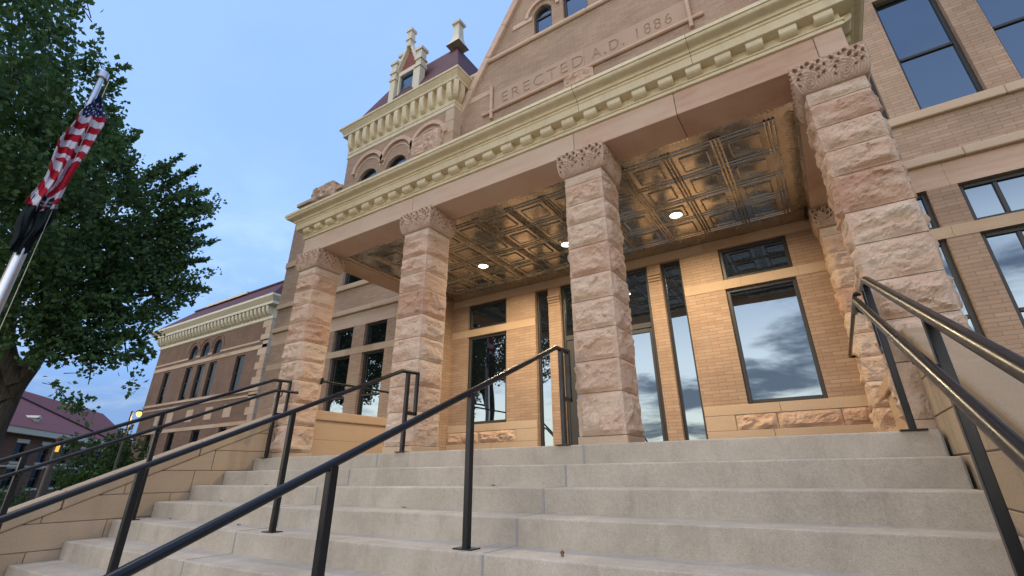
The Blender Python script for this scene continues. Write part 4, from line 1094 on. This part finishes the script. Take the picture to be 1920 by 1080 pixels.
def limb(mb, pts, r0, r1, n=9):
    pts = [Vector(p) for p in pts]; out = []; m = len(pts)
    # Catmull-Rom resample for natural bends
    for i in range(m-1):
        p0, p1, p2, p3 = pts[max(0,i-1)], pts[i], pts[i+1], pts[min(m-1,i+2)]
        for k in range(5):
            t = k/5; out.append(.5*((2*p1)+(p2-p0)*t+(2*p0-5*p1+4*p2-p3)*t*t+(3*p1-p0-3*p2+p3)*t**3))
    out.append(pts[-1]); N_ = len(out)
    out = [p+Vector((noise.noise(p*2), noise.noise(p*2+Vector((9,0,0))), 0))*.05*(i/N_) for i, p in enumerate(out)]
    mb.tube(out, [r0+(r1-r0)*(i/(N_-1))**.8 for i in range(N_)], n)
CLU = [(-11.46,-5.3,9.26,1.75),(-11.25,-4.15,9.6,.65),(-11.75,-3.94,7.99,1.4),(-11.56,-3.35,8.19,.62),(-12.01,-2.72,8.3,.45),(-12.35,-3.29,6.91,1.5),(-12.53,-2.56,7.46,.8),(-12.47,-2.25,7.8,.36),(-12.87,-2.98,5.77,1.4),(-13.45,-2.27,6.71,1.1),(-14.22,-2.48,4.94,1.4),(-14.43,-1.85,5.58,1.2),(-14.63,-1.3,7.4,.9),(-15.3,-.52,6.81,1.0),(-14.77,-.17,7.73,.8),(-14.44,.33,8.08,.55),(-14.81,.58,7.19,.8),(-14.47,1.01,7.58,.5),(-15.29,.47,6.17,1.1),(-14.97,1.17,6.38,.6),(-15.29,-.52,5.43,1.2),(-15.29,.31,4.74,1.0),(-15.43,1.25,5.07,.7),(-15.11,1.57,5.65,.5),(-15.22,-.74,4.09,1.0),(-15.09,.15,3.71,.8),(-14.88,-1.57,4.05,1.2),(-15.05,-1.99,3.68,1.1),(-14.88,-.23,2.72,.6),(-14.99,-.78,2.9,.6),(-14.67,.33,2.95,.5),(-14.58,-.42,1.6,.4),(-14.49,-.02,1.39,.3),(-15.18,.85,2.16,.25),(-14.01,-1.84,7.7,.7),(-13.93,-1.47,7.73,.5)]
SPRAYS = [((-15.0,.2,7.2),(-14.4,1.25,8.0)),((-14.9,.3,7.4),(-14.35,.95,8.35)),((-14.8,-.2,7.6),(-14.3,.45,8.75)),((-14.7,-.6,7.8),(-14.3,-.05,8.75)),((-15.0,.8,6.6),(-14.5,1.55,7.3)),((-15.0,.8,6.2),(-14.6,1.7,6.75)),((-15.1,1.0,5.6),(-14.8,1.95,6.0)),((-15.2,1.0,5.1),(-15.0,1.9,5.2)),((-15.0,.5,6.9),(-14.4,1.4,7.65)),((-14.3,-1.5,7.8),(-13.8,-1.15,8.6)),((-12.6,-2.6,8.3),(-12.0,-2.2,8.9)),((-15.2,.9,4.6),(-15.2,1.7,4.3)),((-15.1,.4,3.4),(-15.0,1.1,2.7)),((-12.3,-2.6,7.3),(-11.9,-2.0,7.6))]
DEEP = [(-15.8,1.1,5.5,.9),(-15.6,.9,6.5,.9),(-15.9,.4,4.4,1.0),(-15.4,.2,5.4,.9),(-14.9,-.9,5.0,.9),(-15.0,-.5,3.4,.9),(-15.2,.3,2.9,.6),(-14.9,-1.3,3.0,.8),(-15.0,.75,3.9,.6),(-15.3,.9,4.4,.6),(-15.5,-.1,6.0,.9),(-17.0,-4.2,8.5,2.3),(-18.3,-2.2,9.2,2.2),(-18.8,.2,7.6,1.9),(-17.5,-2.2,6.4,1.9),(-18.9,-.8,5.4,1.6),(-17.2,-4.0,5.2,1.8),(-20.2,-3,7,2.2),(-15.0,-5.6,7.5,2.0),(-15.5,-4.5,10.2,2.2)]
TC = Vector((-16.8,-1.0,4.5))
def broad_tree(base, label, clusters, seed, limbs, trunk, per=260, lmat=M_LEAF, size=.105):
    t = thing('shade_tree', label, 'tree', base)
    inv = Vector(base)
    mb, tw = foliage(clusters, seed, per, size, centre=TC)
    rs = random.Random(seed+1)
    for a_, b_ in SPRAYS:          # long ascending shoots at the edge of the crown
        a_, b_ = Vector(a_), Vector(b_)
        for k in range(3):
            o_ = Vector((rs.gauss(0,.12), rs.gauss(0,.12), rs.gauss(0,.12))); d = (b_-a_).normalized(); L = (b_-a_).length*rs.uniform(.7,1.05)
            tw.tube([a_+o_, a_+o_+d*L], [.012,.003], 4, cap=False)
            for i in range(int(75*L)):
                f = rs.random(); sp = .085*(1.15-f)
                leaf_quads(mb, a_+o_+d*L*f+Vector((rs.gauss(0,sp), rs.gauss(0,sp), rs.gauss(0,sp))), d, size, rs)
    for b in (mb, tw): b.v = [tuple(Vector(p)-inv) for p in b.v]
    mb.add(tw.v, tw.f, 1, True); mb.build('crown', [lmat, M_BARK], t)
    tr = MB(); limb(tr, [Vector(p)-inv for p in trunk[0]], *trunk[1:]); 
    for pts, r0, r1 in limbs: limb(tr, [Vector(p)-inv for p in pts], r0, r1)
    tr.build('trunk', M_BARK, t)
    return t
LIMBS = [([(-16.75,-.9,2.4),(-16.5,-.55,3.6),(-15.9,-.3,4.9),(-15.3,.2,6.3),(-14.9,.5,7.5)], .22, .03),
 ([(-16.4,-.5,3.7),(-15.9,.1,4.35),(-15.4,.75,4.7),(-15.2,1.5,5.0)], .11, .02),
 ([(-16.8,-.95,2.0),(-16.85,-1.5,3.2),(-16.2,-1.9,5.0),(-15,-2.5,6.6),(-13.4,-3,8.0)], .24, .04),
 ([(-16.8,-1.0,1.6),(-17.0,-1.9,3.0),(-16.8,-3.0,5.2),(-15.5,-4.2,7.6)], .2, .04),
 ([(-15.9,-.3,4.9),(-15.4,-.9,6.0),(-14.8,-1.2,7.3)], .10, .02),
 ([(-16.6,-.7,3.0),(-15.8,-.45,3.1),(-15.0,-.2,2.7),(-14.7,-.1,1.9)], .07, .01),
 ([(-15.9,.1,4.35),(-15.4,.4,3.6),(-15.2,.8,2.4)], .05, .008)]
TRUNK = ([(-16.86,-.92,GZ-.05),(-16.85,-.95,-.6),(-16.84,-.95,.6),(-16.8,-.92,1.8),(-16.6,-.7,3.2),(-16.4,-.5,4.2)], .24, .15, 14)
T1 = broad_tree((-16.85,-.95,GZ), 'large shade tree on the left lawn behind the flagpole', CLU+DEEP, 3, LIMBS, TRUNK, per=520, size=.13)
# a second tree of the same kind further along the lawn; the porch windows mirror it
T2 = T1.copy(); COL.objects.link(T2); T2.location = (-18.0,-14.5,GZ); T2.rotation_euler = (0,0,radians(150)); T2.scale = (1.25,1.25,1.2)
for c_ in T1.children:
    o = c_.copy(); COL.objects.link(o); o.parent = T2
tag(T2, 'large shade tree mirrored in the left porch windows, standing nearer the street', 'tree')
# round tree in front of the far building
rn = random.Random(8)
bc = (-35.2, 7.4, GZ); bt = thing('small_tree', 'small bushy green tree in front of the far brick building', 'tree', bc)
cl = [(rn.gauss(0,.9), rn.gauss(0,.9), 1.6+rn.uniform(-1.0,2.1), rn.uniform(.6,1.0)) for _ in range(22)]
mb, tw = foliage(cl, 12, 330, .17, centre=Vector((0,0,1.2)), upright=.6, twig=.9)
mb.add(tw.v, tw.f, 1, True); mb.build('crown', [M_LEAF2, M_BARK], bt); tr = MB(); limb(tr, [(0,0,-.05),(.05,0,.8),(0,.1,2.0)], .12, .05); tr.build('trunk', M_BARK, bt)
hb_ = thing('hedge', 'low clipped hedge at the left edge by the far building', 'hedge', (-40, 4.3, GZ))
mb, tw = foliage([(rn.uniform(-.8,.8), rn.uniform(-3,1.6), .55+rn.uniform(-.3,.3), .5) for _ in range(30)], 15, 260, .14, centre=Vector((0,0,0)), twig=.4)
mb.add(tw.v, tw.f, 1, True); mb.build('foliage', [M_LEAF2, M_BARK], hb_); tr = MB(); limb(tr, [(0,-.5,0),(0,-.5,.5)], .05, .02); tr.build('stems', M_BARK, hb_)

# ------------------------------------------------------------------ flagpole and flags
FX, FY = -10.0, -2.9
fp = thing('flagpole', 'tapered aluminium flagpole standing on the lawn left of the steps', 'flagpole', (FX, FY, GZ))
mb = MB(); mb.lathe((0,0,0), [(.092,0),(.09,2.0),(.084,4.4),(.07,6.2),(.048,8.85),(.046,8.98)], 24); mb.build('pole', M_STEEL, fp)
mb = MB(); mb.lathe((0,0,8.95), [(.0,-.02),(.085,-.02),(.09,-.01),(.09,.13),(.083,.14),(.0,.14)], 28, 0, False); mb.build('truck_cap', M_STEEL, fp)
mb = MB(); mb.lathe((0,0,0), [(.22,0),(.22,.04),(.16,.09),(.13,.16),(.12,.16)], 24); mb.build('base_flange', M_STEEL, fp)
mb = MB(); mb.tube([(.09,.10,8.9),(.13,.13,4.0),(.12,.14,1.2)], .006, 5); mb.build('halyard', M_CREAMW, fp)
def cloth(name, mats, ztop, zbot, width, cen, fold, colf, seed, label, nu=44, nv=150, stars=None):
    mb = MB(); vs = []; W_ = []
    for j in range(nv+1):
        v = j/nv
        for i in range(nu+1):
            u = i/nu; wd = width(v)
            y = cen(v)+(u-.5)*wd+.012*sin(9*v+5*u)
            x = .13+fold(v)*(.075*sin(2*pi*(2.1*u+.35*v)+seed)+.035*sin(2*pi*(4.3*u-.8*v)+2*seed)+.02*noise.noise(Vector((u*5,v*9,seed))))
            z = ztop+(zbot-ztop)*v+.05*(u-.5)*0-.07*sin(pi*u)*(v**.5)+.03*noise.noise(Vector((u*3,v*4,seed+4)))
            vs.append((x, y, z))
    for j in range(nv):
        for i in range(nu):
            a = j*(nu+1)+i
            mb.add([], []); mb.f.append((a, a+nu+1, a+nu+2, a+1)); mb.m.append(colf((i+.5)/nu, (j+.5)/nv)); mb.sm.append(True)
    mb.v = vs
    o = mb.build(name, mats); o.location = (FX, FY, 0); o.modifiers.new('s','SOLIDIFY').thickness = .004
    tag(o, label, 'flag'); return o
def fabric(n, c):
    m = mat(n, c, .8, spec=.2); k = N(m); k.bump(k.noise(9, 5, .6), .35, .03); return m
F_R, F_W, F_B = fabric('flag_red', (.42,.012,.030)), fabric('flag_white', (.62,.60,.66)), fabric('flag_blue', (.018,.035,.12))
def usc(u, v):
    if v < .195+.02*sin(6*u):
        # rows of small stars on the blue canton
        r = v/.032; c = u*6+(.5 if int(r)%2 else 0)
        if v > .06 and abs(r-floor(r)-.5) < .22 and abs(c-floor(c)-.5) < .20: return 1
        return 2
    if v < .60:
        k = floor((v-.195-.035*u-.01*sin(7*u))/.0585); return 1 if k % 2 == 0 else 0
    q = v+.20*abs(u-.46)-.12*(u > .5)*sin(9*v); k = floor((q-.60)/.072); return 0 if k % 2 == 0 else 1
cloth('american_flag', [F_R,F_W,F_B], 6.62, 4.06, lambda v: .06+.34*sstep(0,.25,v)-.05*sstep(.5,.56,v)+.03*sin(14*v), lambda v: .07-.10*sstep(.25,1,v)+.02*sin(10*v), lambda v: .35+.65*sstep(0,.4,v), usc, 1.3, 'limp red white and blue striped flag, upper of the two on the flagpole')
F_K = fabric('flag_black', (.012,.018,.020))
def pow_c(u, v): return 0
bf = cloth('black_flag', [F_K,F_W], 4.24, 3.22, lambda v: .32+.06*sin(5*v), lambda v: .0-.07*v, lambda v: .9, pow_c, 4.1, 'limp black flag with white lettering, lower of the two on the flagpole')
# the line of white lettering that shows below the folds of the upper flag
for row, (body, z0, sz) in enumerate((('NOT FORGOTTEN', 4.02, .052), ('YOU ARE', 4.09, .05))):
    c = bpy.data.curves.new('txt', 'FONT'); c.body = body; c.size = sz; c.align_x = 'CENTER'; c.extrude = .001
    to = bpy.data.objects.new('txt', c); COL.objects.link(to); dg = bpy.context.evaluated_depsgraph_get(); dg.update()
    me = bpy.data.meshes.new_from_object(to.evaluated_get(dg)); COL.objects.unlink(to); bpy.data.objects.remove(to)
    for vv in me.vertices:
        a, b_ = vv.co.x, vv.co.y
        vv.co = Vector((.235+.01*sin(a*25), a*.72, z0+b_+.16*a))
    me.materials.clear(); me.materials.append(F_W); o = bpy.data.objects.new('lettering', me); COL.objects.link(o); o.parent = bf

# ------------------------------------------------------------------ street lamps
M_POST = mat('weathered_steel_post', (.10,.085,.07), .6, .3)
M_GLOW = bpy.data.materials.new('street_glow'); M_GLOW.use_nodes = True
_t = M_GLOW.node_tree; _t.nodes.clear(); _e = _t.nodes.new('ShaderNodeEmission'); _e.inputs[0].default_value = (1,.56,.07,1); _e.inputs[1].default_value = 3.2; _o = _t.nodes.new('ShaderNodeOutputMaterial'); _t.links.new(_e.outputs[0], _o.inputs[0])
sl = thing('street_lamp', 'lit street lamp on a slim post between the far building and the side wing', 'street lamp', (-25.6, 4.85, GZ))
mb = MB(); mb.tube([(0,0,0),(0,0,4.36)], [.055,.04], 12); mb.tube([(0,0,4.30),(.05,.22,4.36)], .022, 8); mb.build('post', M_POST, sl)
mb = MB(); mb.lathe((.06,.26,4.34), [(.0,.10),(.07,.09),(.12,.04),(.125,.01),(.10,.0)], 20); mb.build('lamp_head', M_POST, sl)
mb = MB(); mb.lathe((.06,.26,4.25), [(.0,-.11),(.06,-.09),(.095,-.03),(.10,.03),(.08,.085)], 20); mb.build('lamp_lens', M_GLOW, sl)
pl = bpy.data.lights.new('lamp', 'POINT'); pl.energy = 70; pl.color = (1,.6,.2); pl.shadow_soft_size = .1
po = bpy.data.objects.new('lamp', pl); COL.objects.link(po); po.parent = sl; po.location = (.06,.26,3.98)
s2 = thing('lamp_post', 'dark lamp post with a small glowing amber patch, in front of the far brick building', 'lamp post', (-24.3, 2.36, GZ))
mb = MB(); mb.tube([(0,0,0),(0,0,2.95)], [.10,.085], 14); mb.lathe((0,0,2.95), [(.085,0),(.12,.02),(.12,.10),(.03,.16),(.0,.17)], 16); mb.build('post', M_POST, s2)
M_GLOW2 = bpy.data.materials.new('amber_glow'); M_GLOW2.use_nodes = True
_t = M_GLOW2.node_tree; _t.nodes.clear(); _e = _t.nodes.new('ShaderNodeEmission'); _e.inputs[0].default_value = (1,.5,.08,1); _e.inputs[1].default_value = .9; _o = _t.nodes.new('ShaderNodeOutputMaterial'); _t.links.new(_e.outputs[0], _o.inputs[0])
mb = MB(); mb.box(.05,.105,-.05,.05,2.55,2.85); mb.build('amber_patch', M_GLOW2, s2)  # glowing box standing in for orange light on the post's side

# ------------------------------------------------------------------ small litter on the steps
ac = thing('acorn', 'small brown acorn lying on a lower step', 'acorn', (-.685,-1.55,-.68))
px = (-.70, -1.66)
ac.location = (px[0], px[1], -.68)
mb = MB(); mb.lathe((0,0,0), [(0,.0),(.008,.003),(.011,.012),(.009,.022),(.003,.027),(0,.028)], 14); mb.build('nut', mat('acorn_nut', (.25,.14,.04), .5), ac)
mb = MB(); mb.lathe((0,0,.018), [(.013,.0),(.0125,.006),(.007,.011),(.002,.013),(.0015,.02),(0,.02)], 14); mb.build('cup', mat('acorn_cup', (.16,.08,.04), .8), ac)
M_DRY = mat('dry_leaf', (.075,.05,.03), .9)
rn = random.Random(4)
spots = [(-1.9,3),(-2.6,4),(-4.4,5),(-5.6,4),(-5.9,5),(-5.3,3)]
for i,(x,k) in enumerate(spots):
    yb = YN-(k-2)*TR-.02-rn.random()*.05; mb = MB(); a = rn.uniform(0,6); L = rn.uniform(.018,.035)
    pts = []
    for q in range(9):
        t = 2*pi*q/9; r_ = L*(.6+.4*abs(cos(t*1.5)))*(1.4 if q == 0 else 1)
        pts.append((r_*cos(t+a), .5*r_*sin(t+a), .004+.010*abs(sin(t*2))))
    mb.add([(0,0,.008)]+pts, [(0, q+1, (q+1)%9+1) for q in range(9)])
    o = mb.build('dry_leaf', M_DRY); o.location = (x, yb, -(k-1)*RI); o.modifiers.new('s','SOLIDIFY').thickness = .0015
    tag(o, 'tiny curled brown leaf lying in the back corner of a step', 'leaf', 'dry leaf scraps on the steps')
